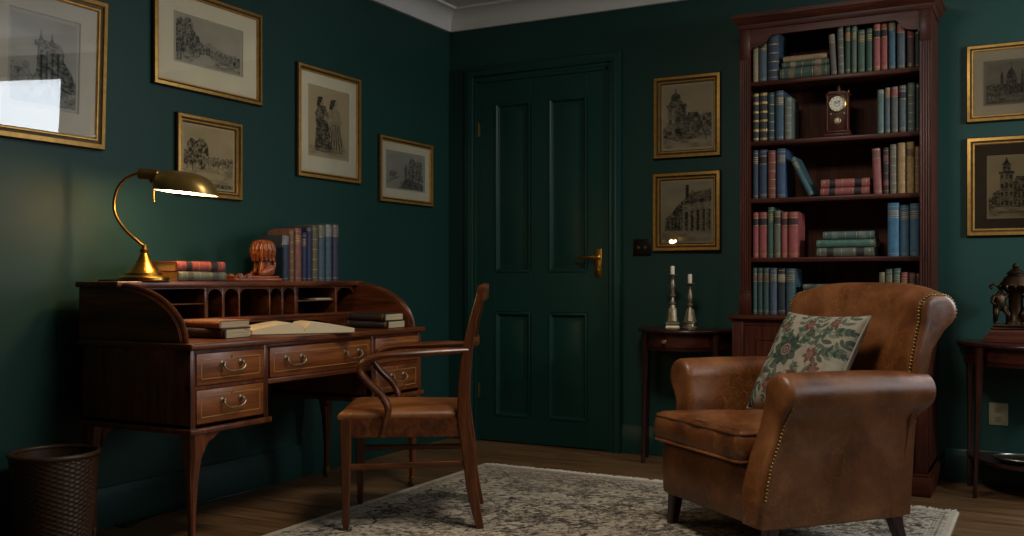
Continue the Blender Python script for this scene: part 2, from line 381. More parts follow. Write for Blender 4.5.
# ------------------------------------------------------------------ engravings
class Ink:
    def __init__(s, w, h, n=150):
        s.a = w / h; s.W = max(60, int(n * max(1, s.a) ** .5)); s.H = max(60, int(s.W / s.a))
        s.X, s.Y = np.meshgrid(np.linspace(0, s.a, s.W), np.linspace(0, 1, s.H)); s.D = np.zeros_like(s.X); s.seed = 3
        s.N = np.clip((.4 * fbm(s.X, s.Y, 14, 4, 9) + .6 * fbm(s.X * .6 + s.Y * .5, s.Y, 55, 2, 12) - .5) * 1.9 + .5, 0, 1)
    def put(s, m, d, tex=.5):
        t = np.clip(d * (1 - tex + 2 * tex * s.N), 0, 1); s.D = np.where(m, t, s.D); return s
    def poly(s, pts, d, tex=.5):
        m = np.zeros(s.X.shape, bool); n = len(pts)
        for i in range(n):
            x0, y0 = pts[i]; x1, y1 = pts[(i + 1) % n]
            if y0 == y1: continue
            c = ((s.Y >= min(y0, y1)) & (s.Y < max(y0, y1))); xx = x0 + (s.Y - y0) * (x1 - x0) / (y1 - y0); m ^= c & (s.X < xx)
        return s.put(m, d, tex)
    def rect(s, x0, y0, x1, y1, d, tex=.45): return s.poly([(x0, y0), (x1, y0), (x1, y1), (x0, y1)], d, tex)
    def ell(s, x, y, rx, ry, d, tex=.5): return s.put(((s.X - x) / rx) ** 2 + ((s.Y - y) / ry) ** 2 < 1, d, tex)
    def tree(s, x, y, rx, ry, d=.75):
        s.seed += 7; w = fbm(s.X, s.Y, 9, 4, s.seed) - .5; w2 = fbm(s.X, s.Y, 30, 3, s.seed + 3)
        m = ((s.X - x) / rx) ** 2 + ((s.Y - y) / ry) ** 2 + w * 1.5 < .95; s.D = np.where(m, np.clip(d * (.62 + 1.7 * (w2 - .42)), .2, 1), s.D)
        s.rect(x - rx * .07, y - ry * 1.5, x + rx * .07, y - ry * .4, d); return s
    def ground(s, y, d=.4):
        w = fbm(s.X * .4, s.Y, 18, 4, s.seed + 50); m = s.Y < y + .02 * (fbm(s.X, s.Y * 0, 6, 3, 4) - .5)
        s.D = np.where(m, np.clip(d * (.5 + 2.2 * (w - .42)), .05, 1), s.D); return s
    def sky(s, d=.12):
        s.D = s.D + d * fbm(s.X * .5, s.Y, 5, 4, s.seed + 31); return s
    def hatch(s, k=.12):
        s.D = np.clip(s.D * (1 + k * np.sin((s.X + s.Y) * 260)), 0, 1); return s

def art_ruin(i):
    i.sky(.3); i.ground(.30, .6); a = i.a
    for k in range(5): i.tree(a * (.1 + .2 * k), .26, .13, .12, .65)
    i.poly([(a * .38, .2), (a * .40, .66), (a * .36, .66), (a * .36, .72), (a * .42, .73), (a * .44, .86), (a * .47, .74), (a * .58, .73), (a * .60, .84), (a * .63, .73), (a * .74, .70), (a * .78, .62), (a * .76, .2)], .62)
    for k in range(4): i.rect(a * (.44 + .08 * k), .26, a * (.47 + .08 * k), .62, .95)
    i.poly([(a * .76, .2), (a * .77, .55), (a * .9, .42), (a * .98, .2)], .7); i.tree(a * .15, .3, .2, .16, .55); i.rect(0, 0, a, .14, .5, .5)
def art_landscape(i):
    a = i.a; i.sky(.15); i.poly([(a * .3, .34), (a * .5, .55), (a * .66, .44), (a, .36), (a, .3), (a * .3, .3)], .3); i.ground(.36, .55)
    for k in range(9): i.tree(a * (.42 + .065 * k), .34 - .004 * k, .07, .09 + .02 * math.sin(k * 2), .8)
    i.tree(a * .10, .55, .22, .34, .85); i.tree(a * .20, .74, .15, .2, .8); i.tree(a * .27, .48, .17, .22, .85); i.tree(a * .36, .40, .12, .15, .85); i.tree(a * .06, .32, .18, .16, .95)
    i.poly([(a * .2, 0), (a * .42, .27), (a * .5, .27), (a * .62, 0)], .12)
def art_pond(i):
    a = i.a; i.sky(.3); i.ground(.42, .55); i.tree(a * .2, .56, .12, .2, .9); i.tree(a * .36, .55, .15, .23, .85); i.tree(a * .1, .47, .11, .12, .9)
    for k in range(6): i.tree(a * (.5 + .09 * k), .45, .07, .075, .7)
    i.ell(a * .5, .22, a * .38, .09, .3); i.ell(a * .5, .215, a * .3, .05, .12); i.rect(0, 0, a, .1, .65, .5)
def art_figures(i):
    a = i.a; i.sky(.1); i.ground(.16, .25)
    def fig(x, s, lean, d):
        i.poly([(x - .13 * s, .12), (x - .10 * s, .42), (x - .12 * s, .62), (x - .05 * s, .74), (x + .06 * s, .74), (x + .12 * s, .6), (x + .10 * s, .4), (x + .19 * s, .12)], d)
        for k in range(6): i.poly([(x + (-.10 + .045 * k) * s, .12), (x + (-.06 + .025 * k) * s + lean, .5), (x + (-.05 + .025 * k) * s + lean, .5), (x + (-.085 + .045 * k) * s, .12)], .95)
        i.ell(x + lean, .80, .05 * s, .058, .3); i.poly([(x - .055 * s + lean, .86), (x + .03 * s + lean, .87), (x + .01 + lean, .8), (x - .04 * s + lean, .70), (x - .08 * s + lean, .72)], .9)
    fig(a * .64, 1.45, 0, .28); fig(a * .34, 1.3, -.02, .7); i.poly([(a * .38, .56), (a * .56, .46), (a * .58, .50), (a * .40, .62)], .25)
    i.poly([(a * .42, .5), (a * .5, .3), (a * .55, .3), (a * .48, .52)], .8); i.ell(a * .5, .1, a * .36, .03, .5)
def art_path(i):
    a = i.a; i.sky(.25); i.ground(.36, .6); i.tree(a * .68, .58, .2, .3, .65); i.tree(a * .86, .55, .17, .28, .7); i.tree(a * .52, .5, .12, .18, .6)
    for k in range(5): i.rect(a * (.5 + .09 * k), .3, a * (.515 + .09 * k), .6, .9)
    i.tree(a * .2, .4, .2, .09, .6); i.poly([(0, .1), (a * .35, .33), (a * .42, .33), (a * .3, 0), (0, 0)], .1); i.poly([(a * .35, 0), (a * .5, .3), (a, .2), (a, 0)], .7, .5)
def bld(i, x0, x1, y0, y1, d, rows, cols, dark=.9):
    i.rect(x0, y0, x1, y1, d)
    for r in range(rows):
        for c in range(cols):
            w = (x1 - x0) / cols; h = (y1 - y0) / rows; i.rect(x0 + w * (c + .32), y0 + h * (r + .22), x0 + w * (c + .68), y0 + h * (r + .75), dark)
def art_church(i):
    a = i.a; i.sky(.25); i.ground(.24, .4); bld(i, a * .12, a * .34, .22, .66, .45, 3, 2); bld(i, a * .3, a * .48, .22, .70, .7, 3, 2)
    i.rect(a * .1, .64, a * .5, .69, .75); i.poly([(a * .14, .69), (a * .2, .79), (a * .36, .79), (a * .44, .69)], .6); i.ell(a * .28, .80, a * .09, .06, .75); i.rect(a * .27, .82, a * .29, .93, .85)
    bld(i, a * .48, a * .74, .22, .46, .6, 1, 3); i.poly([(a * .46, .46), (a * .52, .56), (a * .70, .56), (a * .76, .46)], .85); i.tree(a * .86, .38, .14, .16, .8); i.tree(a * .1, .28, .09, .08, .8)
    i.poly([(0, .2), (a, .26), (a, .2), (a * .3, .14)], .6)
def art_chapel(i):
    a = i.a; i.sky(.3); i.ground(.2, .35); i.poly([(a * .42, .2), (a * .42, .62), (a, .66), (a, .16)], .45)
    i.poly([(a * .38, .60), (a * .40, .66), (a, .72), (a, .66)], .8); i.poly([(a * .42, .66), (a * .62, .84), (a * .64, .80), (a, .86), (a, .72)], .6); i.rect(a * .48, .7, a * .54, .92, .85)
    for k in range(5): i.rect(a * (.47 + .11 * k), .2, a * (.52 + .11 * k), .5 + .01 * k, .9)
    for k in range(6): i.rect(a * (.44 + .1 * k), .2, a * (.455 + .1 * k), .62, .2)
    i.poly([(a * .08, .2), (a * .1, .4), (a * .2, .46), (a * .42, .52), (a * .42, .2)], .65); i.poly([(a * .2, .46), (a * .34, .62), (a * .42, .62), (a * .42, .5)], .75)
    for k in range(4): i.rect(a * (.14 + .07 * k), .22, a * (.165 + .07 * k), .36 + .03 * k, .92)
def art_dome(i):
    a = i.a; i.sky(.35); i.ground(.26, .55); bld(i, a * .3, a * .78, .24, .46, .65, 1, 7); bld(i, a * .4, a * .6, .3, .60, .6, 2, 4)
    i.poly([(a * .4, .60), (a * .43, .72), (a * .5, .84), (a * .57, .72), (a * .6, .60)], .75); i.rect(a * .493, .82, a * .507, .95, .9)
    for x in (.33, .7): i.rect(a * (x - .03), .4, a * (x + .03), .62, .7); i.poly([(a * (x - .035), .62), (a * x, .78), (a * (x + .035), .62)], .8)
    for k in range(4): i.tree(a * (.06 + .075 * k), .34, .09, .14, .7)
    for k in range(3): i.tree(a * (.82 + .08 * k), .33, .09, .12, .7)
    i.rect(0, 0, a, .1, .5, .5)
def art_tower(i):
    a = i.a; i.sky(.2); i.ground(.18, .35); bld(i, a * .26, a * .52, .18, .72, .5, 4, 3); bld(i, a * .52, a * .98, .18, .56, .6, 3, 6); i.rect(a * .24, .70, a * .54, .74, .8)
    i.poly([(a * .52, .56), (a * .58, .66), (a * .95, .64), (a, .56)], .75); bld(i, a * .31, a * .47, .74, .84, .6, 1, 2); i.poly([(a * .29, .84), (a * .36, .9), (a * .385, .98), (a * .42, .9), (a * .49, .84)], .8)
    i.poly([(a * .1, .18), (a * .12, .4), (a * .26, .46), (a * .26, .18)], .7); i.tree(a * .08, .26, .1, .1, .75); i.rect(0, .08, a, .12, .45)

def picture(label, side, cx, cz, w, h, fw, mats, art, paper, mount=None, tilt=0.0, yaw=0.0, frame_mat=None, dark_in=True):
    """mats=(left,right,top,bottom) mount widths"""
    if side == 'left': loc, rz = (XL, cx, cz), R(90)
    else: loc, rz = (cx, YB, cz), 0
    t = thing('framed_print', label, 'picture', loc, (R(-tilt), 0, rz)) if False else thing('framed_print', label, 'picture', loc, (0, 0, rz), 'gold-framed prints on the green walls')
    if tilt:   # hung on a cord: the top leans into the room
        t.rotation_mode = 'XYZ'; t.rotation_euler = (R(tilt), 0, rz)
        off = Matrix.Rotation(rz, 3, 'Z') @ Vector((0, -math.sin(R(tilt)) * h / 2 - .002, 0)); t.location = Vector(loc) + off
    if yaw: t.rotation_euler.z += R(yaw); t.location.y -= .008
    m = MB(); d = .03
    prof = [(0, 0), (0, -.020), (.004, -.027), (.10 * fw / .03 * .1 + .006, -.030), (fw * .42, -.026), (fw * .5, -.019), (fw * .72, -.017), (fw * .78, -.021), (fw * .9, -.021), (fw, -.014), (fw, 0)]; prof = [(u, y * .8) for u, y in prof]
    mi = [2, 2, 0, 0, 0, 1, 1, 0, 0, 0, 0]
    for k in range(len(prof)):
        (u0, y0), (u1, y1) = prof[k], prof[(k + 1) % len(prof)]
        def rg(u, y): return [(-w / 2 + u, y, -h / 2 + u), (w / 2 - u, y, -h / 2 + u), (w / 2 - u, y, h / 2 - u), (-w / 2 + u, y, h / 2 - u)]
        b = bmesh.new(); A = [b.verts.new(p) for p in rg(u0, y0)]; B = [b.verts.new(p) for p in rg(u1, y1)]
        for j in range(4): b.faces.new([A[j], B[j], B[(j + 1) % 4], A[(j + 1) % 4]])
        m._merge(b, mi[k])
    bmesh.ops.remove_doubles(m.bm, verts=m.bm.verts[:], dist=1e-6); bmesh.ops.recalc_face_normals(m.bm, faces=m.bm.faces[:])
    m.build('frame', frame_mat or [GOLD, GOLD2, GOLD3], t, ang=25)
    ix0, ix1, iz0, iz1 = -w / 2 + fw, w / 2 - fw, -h / 2 + fw, h / 2 - fw
    px0, px1, pz0, pz1 = ix0 + mats[0], ix1 - mats[1], iz0 + mats[3], iz1 - mats[2]
    if mount is not None:
        b = bmesh.new(); yo, yi = -.009, -.006; e = .003
        O = [b.verts.new(p) for p in [(ix0, yo, iz0), (ix1, yo, iz0), (ix1, yo, iz1), (ix0, yo, iz1)]]
        I = [b.verts.new(p) for p in [(px0 - e, yo, pz0 - e), (px1 + e, yo, pz0 - e), (px1 + e, yo, pz1 + e), (px0 - e, yo, pz1 + e)]]
        J = [b.verts.new(p) for p in [(px0, yi, pz0), (px1, yi, pz0), (px1, yi, pz1), (px0, yi, pz1)]]
        for j in range(4):
            b.faces.new([O[j], O[(j + 1) % 4], I[(j + 1) % 4], I[j]]); b.faces.new([I[j], I[(j + 1) % 4], J[(j + 1) % 4], J[j]])
        m = MB(); m._merge(b); m.build('mount', mount, t, ang=10)
    pw, ph = px1 - px0, pz1 - pz0; ik = Ink(pw, ph); art(ik); ik.hatch()
    # an unprinted border round the plate
    dark = np.clip(ik.D * 1.12, 0, 1) * .96
    mg = .035; edge = (ik.X < mg * ik.a) | (ik.X > ik.a * (1 - mg)) | (ik.Y < mg) | (ik.Y > 1 - mg); dark = np.where(edge, .04, dark)
    tone = (.92 + .12 * fbm(ik.X, ik.Y, 4, 3, 77))[..., None]
    ink = linarr('#15120f'); pc = np.clip(linarr(paper) * tone, 0, 1); c = pc * (1 - dark[..., None]) + ink * dark[..., None]
    P = np.stack([px0 + ik.X / ik.a * pw, np.full_like(ik.X, -.0045), pz0 + ik.Y * ph], -1)
    me = grid_mesh('engraving', P, ik.X.shape); paint_attr(me, np.concatenate([c, np.ones(c.shape[:2] + (1,))], -1)); me.materials.append(PRINT)
    o = bpy.data.objects.new('engraving', me); COL.objects.link(o); o.parent = t
    m = MB(); b = bmesh.new(); b.faces.new([b.verts.new(p) for p in [(ix0, -.0125, iz0), (ix1, -.0125, iz0), (ix1, -.0125, iz1), (ix0, -.0125, iz1)]]); m._merge(b)
    m.build('glass_pane', GLASS, t)
    return t

def build_pictures():
    MC = plain('cream_mount', hx('#d0c4aa'), .9, 0, .05, 6); MG = plain('grey_cream_mount', hx('#c0b7a8'), .9, 0, .05, 6); MB_ = plain('brown_mount', hx('#5a4838'), .9, 0, .08, 30)
    MT = plain('pale_mount', hx('#d2c5ab'), .9, 0, .05, 6)
    def L(uv, x=XL + .025): p = on_x(uv[0], uv[1], x); return p.y, p.z
    def B(uv, y=YB - .025): p = on_y(uv[0], uv[1], y); return p.x, p.z
    def quad(f, tl, tr, bl, br):
        p = [f(q) for q in (tl, tr, bl, br)]
        a0 = (p[0][0] + p[2][0]) / 2; a1 = (p[1][0] + p[3][0]) / 2; z1 = (p[0][1] + p[1][1]) / 2; z0 = (p[2][1] + p[3][1]) / 2
        return (a0 + a1) / 2, (z0 + z1) / 2, a1 - a0, z1 - z0
    y1 = L((106, 80))[0]; y0 = L((-16, 80))[0]; zt = L((106, 3.5))[1]; zb = (L((106, 149))[1] + L((0, 137.5))[1]) / 2
    picture('largest gold-framed print of a ruined gateway, cut by the left picture edge', 'left', (y0 + y1) / 2, (zt + zb) / 2, y1 - y0, zt - zb, .043, (.05, .072, .062, .08), art_ruin, '#b5aea3', MG, tilt=2.0)
    y1 = L((263.5, 60))[0]; y0 = L((155, 40))[0]; zb = (L((155, 83.5))[1] + L((263.5, 105.5))[1]) / 2; zt = L((263.5, 15))[1]
    picture('gold-framed landscape print with a tall tree group at left, wide cream mount, top left', 'left', (y0 + y1) / 2, (zt + zb) / 2, y1 - y0, zt - zb, .03, (.085, .085, .07, .085), art_landscape, '#aba18c', MC)
    q = quad(L, (178.5, 111.5), (244, 123.5), (178.5, 196), (243.5, 199.6)); picture('small gold-framed print of trees by a pond, just above the brass lamp', 'left', *q, .032, (.004, .004, .004, .004), art_pond, '#b8a27c')
    q = quad(L, (299.2, 61.6), (362.5, 79), (298.6, 177), (362, 183.2)); picture('tall upright gold-framed print of two robed figures', 'left', *q, .032, (.058, .06, .06, .08), art_figures, '#b8a27c', MC)
    q = quad(L, (381, 134.8), (434.6, 144.4), (381, 202), (434, 206.4)); picture('gold-framed print of trees beside a path, nearest the room corner on the left wall', 'left', *q, .03, (.04, .045, .045, .05), art_path, '#a9a08e', MT)
    q = quad(B, (653, 77), (720, 72), (652.5, 159.6), (720.5, 155)); picture('gold-framed church tower print, upper of the pair between door and bookcase', 'back', *q, .038, (.004,) * 4, art_church, '#b0a083')
    q = quad(B, (652.3, 174), (720.8, 169.3), (652, 252), (721, 250)); picture('gold-framed print of a columned chapel, lower of the pair between door and bookcase', 'back', *q, .038, (.004,) * 4, art_chapel, '#a39579', yaw=-1.9)
    q = quad(B, (966.3, 47.8), (1058, 35), (966, 122), (1058, 117.5)); picture('gold-framed print of a domed cathedral in a pale mount, upper right of the bookcase', 'back', *q, .03, (.045, .045, .05, .045), art_dome, '#aaa08a', MT)
    q = quad(B, (966.3, 138.8), (1060, 131.5), (966.3, 237), (1060, 234)); picture('gold-framed print of a corner tower in a dark brown mount, lower right of the bookcase', 'back', *q, .035, (.05, .05, .05, .045), art_tower, '#c2ae88', MB_)
# ------------------------------------------------------------------ books
CL = {}
def cloth(h, rough=.62):
    if h not in CL:
        c = hx(h); g = sum(c[:3]) / 3; CL[h] = plain('book_cloth_' + h.strip('#'), tuple((v * .8 + g * .2) * .88 for v in c[:3]) + (1,), rough, 0, .3, 45, .15)
    return CL[h]
STY = {  # fractions of the spine height: (from, to, material slot, raised)
    'plain': [(.04, .05, 1, 0), (.93, .94, 1, 0), (.955, .965, 1, 0)],
    'bands': [(.06, .07, 1, 0), (.2, .215, 1, .001), (.38, .395, 1, .001), (.56, .575, 1, .001), (.74, .755, 1, .001), (.93, .94, 1, 0)],
    'cream': [(.03, .07, 1, 0), (.2, .25, 1, .0015), (.40, .44, 1, .0015), (.58, .62, 1, .0015), (.76, .81, 1, .0015), (.93, .98, 1, 0)],
    'label': [(.05, .06, 1, 0), (.08, .09, 1, 0), (.70, .715, 1, 0), (.715, .86, 2, .0006), (.86, .875, 1, 0), (.95, .96, 1, 0)],
    'top': [(.05, .06, 1, 0), (.78, .79, 1, 0), (.79, .96, 2, .0006), (.96, .975, 1, 0)],
    'title': [(.05, .06, 1, 0), (.72, .73, 1, 0), (.755, .775, 1, 0), (.80, .815, 1, 0), (.84, .86, 1, 0), (.93, .94, 1, 0)],
    'two': [(.06, .07, 1, 0), (.18, .30, 2, .0006), (.44, .45, 1, 0), (.66, .67, 1, 0), (.70, .84, 2, .0006), (.93, .94, 1, 0)],
}
def book(label, t, h, d, col, style, loc, rot, group, lab='#2a1a12', gilt=None, name='book'):
    o = thing(name, label, 'book', loc, rot, group)
    m = MB(); st = STY[style]; br = [(0, 0, 0.0)]; cuts = [0.0]; segs = []
    z = 0.0
    for a, b, mi, r in st:
        if a > z: segs.append((z, a, 0, 0))
        segs.append((a, b, mi, r)); z = b
    if z < 1: segs.append((z, 1, 0, 0))
    bul = min(.007, t * .16); na = 7
    def arc(zz, r): return [(-(t / 2 + r * .3) * math.cos(PI * k / na), .006 - (.006 + bul + r) * math.sin(PI * k / na) ** .8, zz) for k in range(na + 1)]
    for a, b, mi, r in segs: m.rings([arc(a * h, r), arc(b * h, r)], mi, cap=False, closed=False)
    for zz in (0, h):
        b = bmesh.new(); b.faces.new([b.verts.new(p) for p in arc(zz, 0)]); m._merge(b)
    bt = .0028
    m.box((-t / 2, .005, 0), (-t / 2 + bt, d, h), .0008, seg=1); m.box((t / 2 - bt, .005, 0), (t / 2, d, h), .0008, seg=1)
    m.build('cover', [cloth(col), GILT if gilt is None else cloth(gilt), cloth(lab)], o)
    p = MB(); p.box((-t / 2 + bt, .004, .003), (t / 2 - bt, d - .004, h - .003)); p.build('page_block', PAGES, o)
    return o
FLAT = (0, R(90), 0)

def build_desk_books():
    zt = .9455; g = 'books standing in a row on the desk top'
    xs = -2.935; v0 = 215; s = 7.146
    rows = [('navy', '#22364a', 'top', '#6d7484', 450, 495, 140), ('tan brown', '#7b5238', 'bands', None, 499, 531, 105), ('rust red', '#834a38', 'title', None, 534, 586, 95), ('navy', '#1c2b52', 'title', None, 589, 622, 125),
            ('dark blue', '#1a2a55', 'plain', None, 624, 657, 85), ('olive brown', '#5c5138', 'bands', None, 659, 702, 75), ('grey blue', '#3c5560', 'top', '#6f6a55', 704, 749, 70), ('slate blue', '#375566', 'top', '#77807f', 752, 802, 64), ('dark violet-blue', '#302c46', 'top', '#6b6058', 806, 848, 66)]
    ords = ['first', 'second', 'third', 'fourth', 'fifth', 'sixth', 'seventh', 'eighth', 'last']
    y = None
    for i, (cn, c, sty, lb, a, b, vt) in enumerate(rows):
        ya = on_x(220 + a / s, 270, xs).y; yb = on_x(220 + b / s, 270, xs).y; yc = (ya + yb) / 2; top = on_x(220 + (a + b) / 2 / s, v0 + vt / s, xs).z
        book(f'{cn} cloth book, {ords[i]} from left of the row standing on the desk top', min(yb - ya, .045) - .002, top - zt, .13, c, sty, (xs, yc, zt), (0, 0, R(90)), g, lab=lb or '#2a1a12')
    if 0: book('black tall book at the left end of the row, set back behind the carved bookend', .03, .235, .12, '#15130f', 'plain', (xs - .03, ya - .018, zt), (0, 0, R(90)), g)
    # two beside the lamp
    y0 = 2.722
    g2 = 'books lying beside the lamp'
    book('grey-green book lying under the red one beside the brass lamp', .038, .245, .165, '#5b5f4c', 'two', (-2.895, y0, zt + .019), (0, R(90), R(90)), g2, lab='#3d4034', gilt='#83806a')
    book('red book with a black label lying on the grey-green one beside the lamp', .038, .24, .16, '#8f2f27', 'two', (-2.90, y0 - .003, zt + .057), (0, R(90), R(88)), g2, lab='#231512')
    # worktop, left: fore-edges to the front
    wz = .7355; g3 = 'books lying at the left of the worktop'
    book('dark brown closed book lying at left on the desk worktop, lower of two', .038, .215, .15, '#2c1a12', 'plain', (-2.85, 2.68, wz + .019), (0, R(90), R(6)), g3)
    book('orange-brown book with pale page edges lying on the dark brown one, worktop left', .028, .205, .145, '#9a5f2c', 'plain', (-2.855, 2.705, wz + .0525), (0, R(90), R(-4)), g3)
    g4 = 'books lying at the right of the worktop'
    book('black closed book lying at right end of the desk worktop, lower of two', .034, .215, .15, '#14100e', 'plain', (-2.78, 3.60, wz + .017), (0, R(90), R(4)), g4)
    book('black-brown book lying on another at right end of the desk worktop', .032, .21, .145, '#1f1511', 'plain', (-2.785, 3.605, wz + .0505), (0, R(90), R(0)), g4)
    # the open book
    o = thing('open_book', 'open book with cream pages lying in the middle of the desk worktop', 'book', (-2.705, 3.17, wz), (0, 0, R(55)))
    hw, hh = .215, .135
    m = MB(); m.box((-hw, -hh, 0), (hw, hh, .004), .0015); m.build('cover', cloth('#6e5a3c'), o)
    t = NT('open_pages'); v = t.coord(); w = t.n('ShaderNodeTexWave'); w.bands_direction = 'Y'; w.inputs['Scale'].default_value = 46; w.inputs['Distortion'].default_value = 0; t.l(v, w.inputs['Vector'])
    nz = t.noise(t.coord((60, 260, 1)), 1, 2)
    mk = t.math('MULTIPLY', t.ramp(w.outputs[1], [(.55, (0, 0, 0, 1)), (.7, (1, 1, 1, 1))]), t.ramp(nz, [(.4, (.0, .0, .0, 1)), (.5, (.45, .45, .45, 1))]))
    t.l(t.mix(mk, hx('#d6c6a2'), hx('#8f7f64')), t.b.inputs['Base Color']); t.set(Roughness=.85)
    for sgn, nm in ((-1, 'left'), (1, 'right')):
        prof = [(0.0, .012), (.010, .030), (.026, .041), (.055, .045), (.10, .040), (.155, .030), (.205, .020)]
        n = len(prof); rg = []
        for yy in (-hh + .006, hh - .006):
            rg.append([(sgn * x, yy, z) for x, z in prof] + [(sgn * .205, yy, .004), (0, yy, .004)])
        m = MB(); m.rings(rg); m.build('page_half', t.m, o, ang=50)

# ------------------------------------------------------------------ desk
def swan_handle(parent, x, y, z, w=.045, mat=None):
    m = MB()
    for s in (-1, 1):
        m.lathe([(.011, 0), (.0115, .002), (.007, .005), (.005, .012), (.006, .016), (.001, .018)], 14, c=(x, y + s * w, z), axis=(1, 0, 0))
    p = smooth_path([(x + .013, y - w, z), (x + .018, y - w - .006, z - .008), (x + .02, y - w + .004, z - .02), (x + .02, y - w * .45, z - .027), (x + .021, y, z - .026), (x + .02, y + w * .45, z - .027), (x + .02, y + w - .004, z - .02), (x + .018, y + w + .006, z - .008), (x + .013, y + w, z)], 5)
    m.tube(p, .0034, 8); m.build('bail_handle', mat or PEWTER, parent, label='swan-neck metal bail handle')

def cabriole(m, top, foot, w0, w1, knee, n=14):
    """square leg sweeping from top to foot; knee = (dx,dy) outward bulge near the top"""
    top, foot = Vector(top), Vector(foot); rg = []
    for i in range(n + 1):
        t = i / n; p = top.lerp(foot, t); b = math.exp(-((t - .16) / .15) ** 2); p = p + Vector((knee[0] * b, knee[1] * b, 0))
        w = w0 + (w1 - w0) * min(1, t * 1.35) ** .75; w *= 1 + .10 * b
        c = w * .22; h = w / 2
        rg.append([p + Vector(q + (0,)) for q in [(h - c, -h), (h, -h + c), (h, h - c), (h - c, h), (-h + c, h), (-h, h - c), (-h, -h + c), (-h + c, -h)]])
    m.rings(rg)

def build_desk():
    D = thing('roll_top_desk', 'mahogany roll-top writing desk against the left wall, pigeonholes open', 'desk', (-2.82, 3.15, 0))
    W = {a: desk_w(a) for a in 'XYZ'}; INL = plain('stringing_inlay', hx('#a3773f'), .4, 0, .15)
    HX, HY = .27, .70
    m = MB(); m.box((-.285, -HY - .012, .713), (.29, HY + .012, .735), .006, seg=3); m.build('worktop', W['Y'], D)
    # pedestals
    for s in (-1, 1):
        y0, y1 = sorted((s * HY, s * .32)); m = MB()
        m.box((-.28, y0, .445), (-.265, y1, .713)); m.box((-.28, y0, .44), (HX, y0 + .02, .713), .002); m.box((-.28, y1 - .02, .44), (HX, y1, .713), .002)
        m.box((-.28, y0, .445), (HX, y1, .457)); m.box((HX - .02, y0, .445), (HX, y1, .457), .001); m.box((HX - .02, y0, .576), (HX, y1, .588)); m.box((HX - .02, y0, .700), (HX, y1, .713))
        for yy in (y0, y1 - .024): m.box((HX - .025, yy, .445), (HX + .002, yy + .024, .713), .002)
        m.box((-.285, y0 - .010, .425), (HX + .014, y1 + .010, .446), .006, seg=3)
        m.build('pedestal', W['Z'], D)
        for z0, z1 in ((.590, .699), (.459, .574)):
            dr = MB(); ya, yb = y0 + .026, y1 - .026; dr.box((HX - .05, ya, z0), (HX + .004, yb, z1), .003, mi=0)
            i = .02
            for lo, hi in (((ya + i, z0 + i), (yb - i, z0 + i + .003)), ((ya + i, z1 - i - .003), (yb - i, z1 - i)), ((ya + i, z0 + i), (ya + i + .003, z1 - i)), ((yb - i - .003, z0 + i), (yb - i, z1 - i))):
                dr.box((HX + .003, lo[0], lo[1]), (HX + .0046, hi[0], hi[1]), mi=1)
            o = dr.build('drawer', [burr('Y'), INL], D); swan_handle(o, HX + .004, (ya + yb) / 2, (z0 + z1) / 2 + .014)
            k = MB(); k.ball((HX + .004, (ya + yb) / 2, z1 - .017), .005, scale=(.4, 1, 1.4)); k.build('keyhole_plate', BRASSD, o)
    m = MB(); m.box((-.28, -.32, .57), (-.265, .32, .713)); m.box((HX - .02, -.32, .565), (HX + .002, .32, .585), .003); m.box((HX - .02, -.32, .700), (HX + .002, .32, .713), .001); m.box((-.28, -.32, .565), (HX - .02, .32, .572))
    m.build('kneehole_frieze', W['Y'], D)
    dr = MB(); ya, yb, z0, z1 = -.312, .312, .587, .699; dr.box((HX - .05, ya, z0), (HX + .004, yb, z1), .003); i = .02
    for lo, hi in (((ya + i, z0 + i), (yb - i, z0 + i + .003)), ((ya + i, z1 - i - .003), (yb - i, z1 - i)), ((ya + i, z0 + i), (ya + i + .003, z1 - i)), ((yb - i - .003, z0 + i), (yb - i, z1 - i))):
        dr.box((HX + .003, lo[0], lo[1]), (HX + .0046, hi[0], hi[1]), mi=1)
    o = dr.build('drawer', [burr('Y'), INL], D); swan_handle(o, HX + .004, -.18, .655); swan_handle(o, HX + .004, .18, .655)
    # legs with brass castors
    for sx in (-1, 1):
        for sy in (-1, 1):
            m = MB(); x, y = (.245, .668) if sx > 0 else (-.25, .668)
            cabriole(m, (x, sy * y, .43), (x, sy * (y + .0), .045), .064, .024, (.006 * sx, 0))
            # knee bracket under the pedestal
            m.prism([(sy * (y - .02), .43), (sy * (y - .11), .43), (sy * (y - .10), .415), (sy * (y - .05), .39), (sy * (y - .02), .34)], 'X', x - .02, x + .026, bev=.003)
            if sx < 0 and sy < 0: pass
            lg = m.build('leg', W['Z'], D)
            c = MB(); c.lathe([(.014, .022), (.016, .03), (.016, .05), (.014, .052)], 14, c=(x, sy * y, 0)); c.lathe([(.001, -.007), (.013, -.007), (.0155, -.004), (.0155, .004), (.013, .007), (.001, .007)], 18, c=(x - .006, sy * y, .0155), axis=(0, 1, 0))
            c.build('castor', BRASSD, lg, label='dark brass castor')
    # upper gallery
    curve = [(-.095 + .325 * math.cos(a), .735 + .188 * math.sin(a)) for a in [R(k * 7.5) for k in range(13)]]
    for s in (-1, 1):
        m = MB(); y0, y1 = sorted((s * (HY + .002), s * (HY - .032)))
        m.prism([(-.285, .735)] + curve + [(-.285, .923)], 'Y', y0, y1, bev=.004)
        bead = [(x, s * (HY - .015), z) for x, z in curve]; m.tube(bead, [(.0175, .010)] * len(bead), 10, flat=(0, 1, 0)); m.build('curved_side', W['X'], D)
    m = MB(); m.box((-.29, -HY - .014, .923), (-.068, HY + .014, .9455), .006, seg=3); m.build('top_shelf', W['Y'], D)
    m = MB(); m.box((-.285, -HY + .03, .735), (-.272, HY - .03, .924)); m.box((-.272, -HY + .032, .790), (-.09, HY - .032, .799)); m.build('gallery_back', darkw('Y'), D)
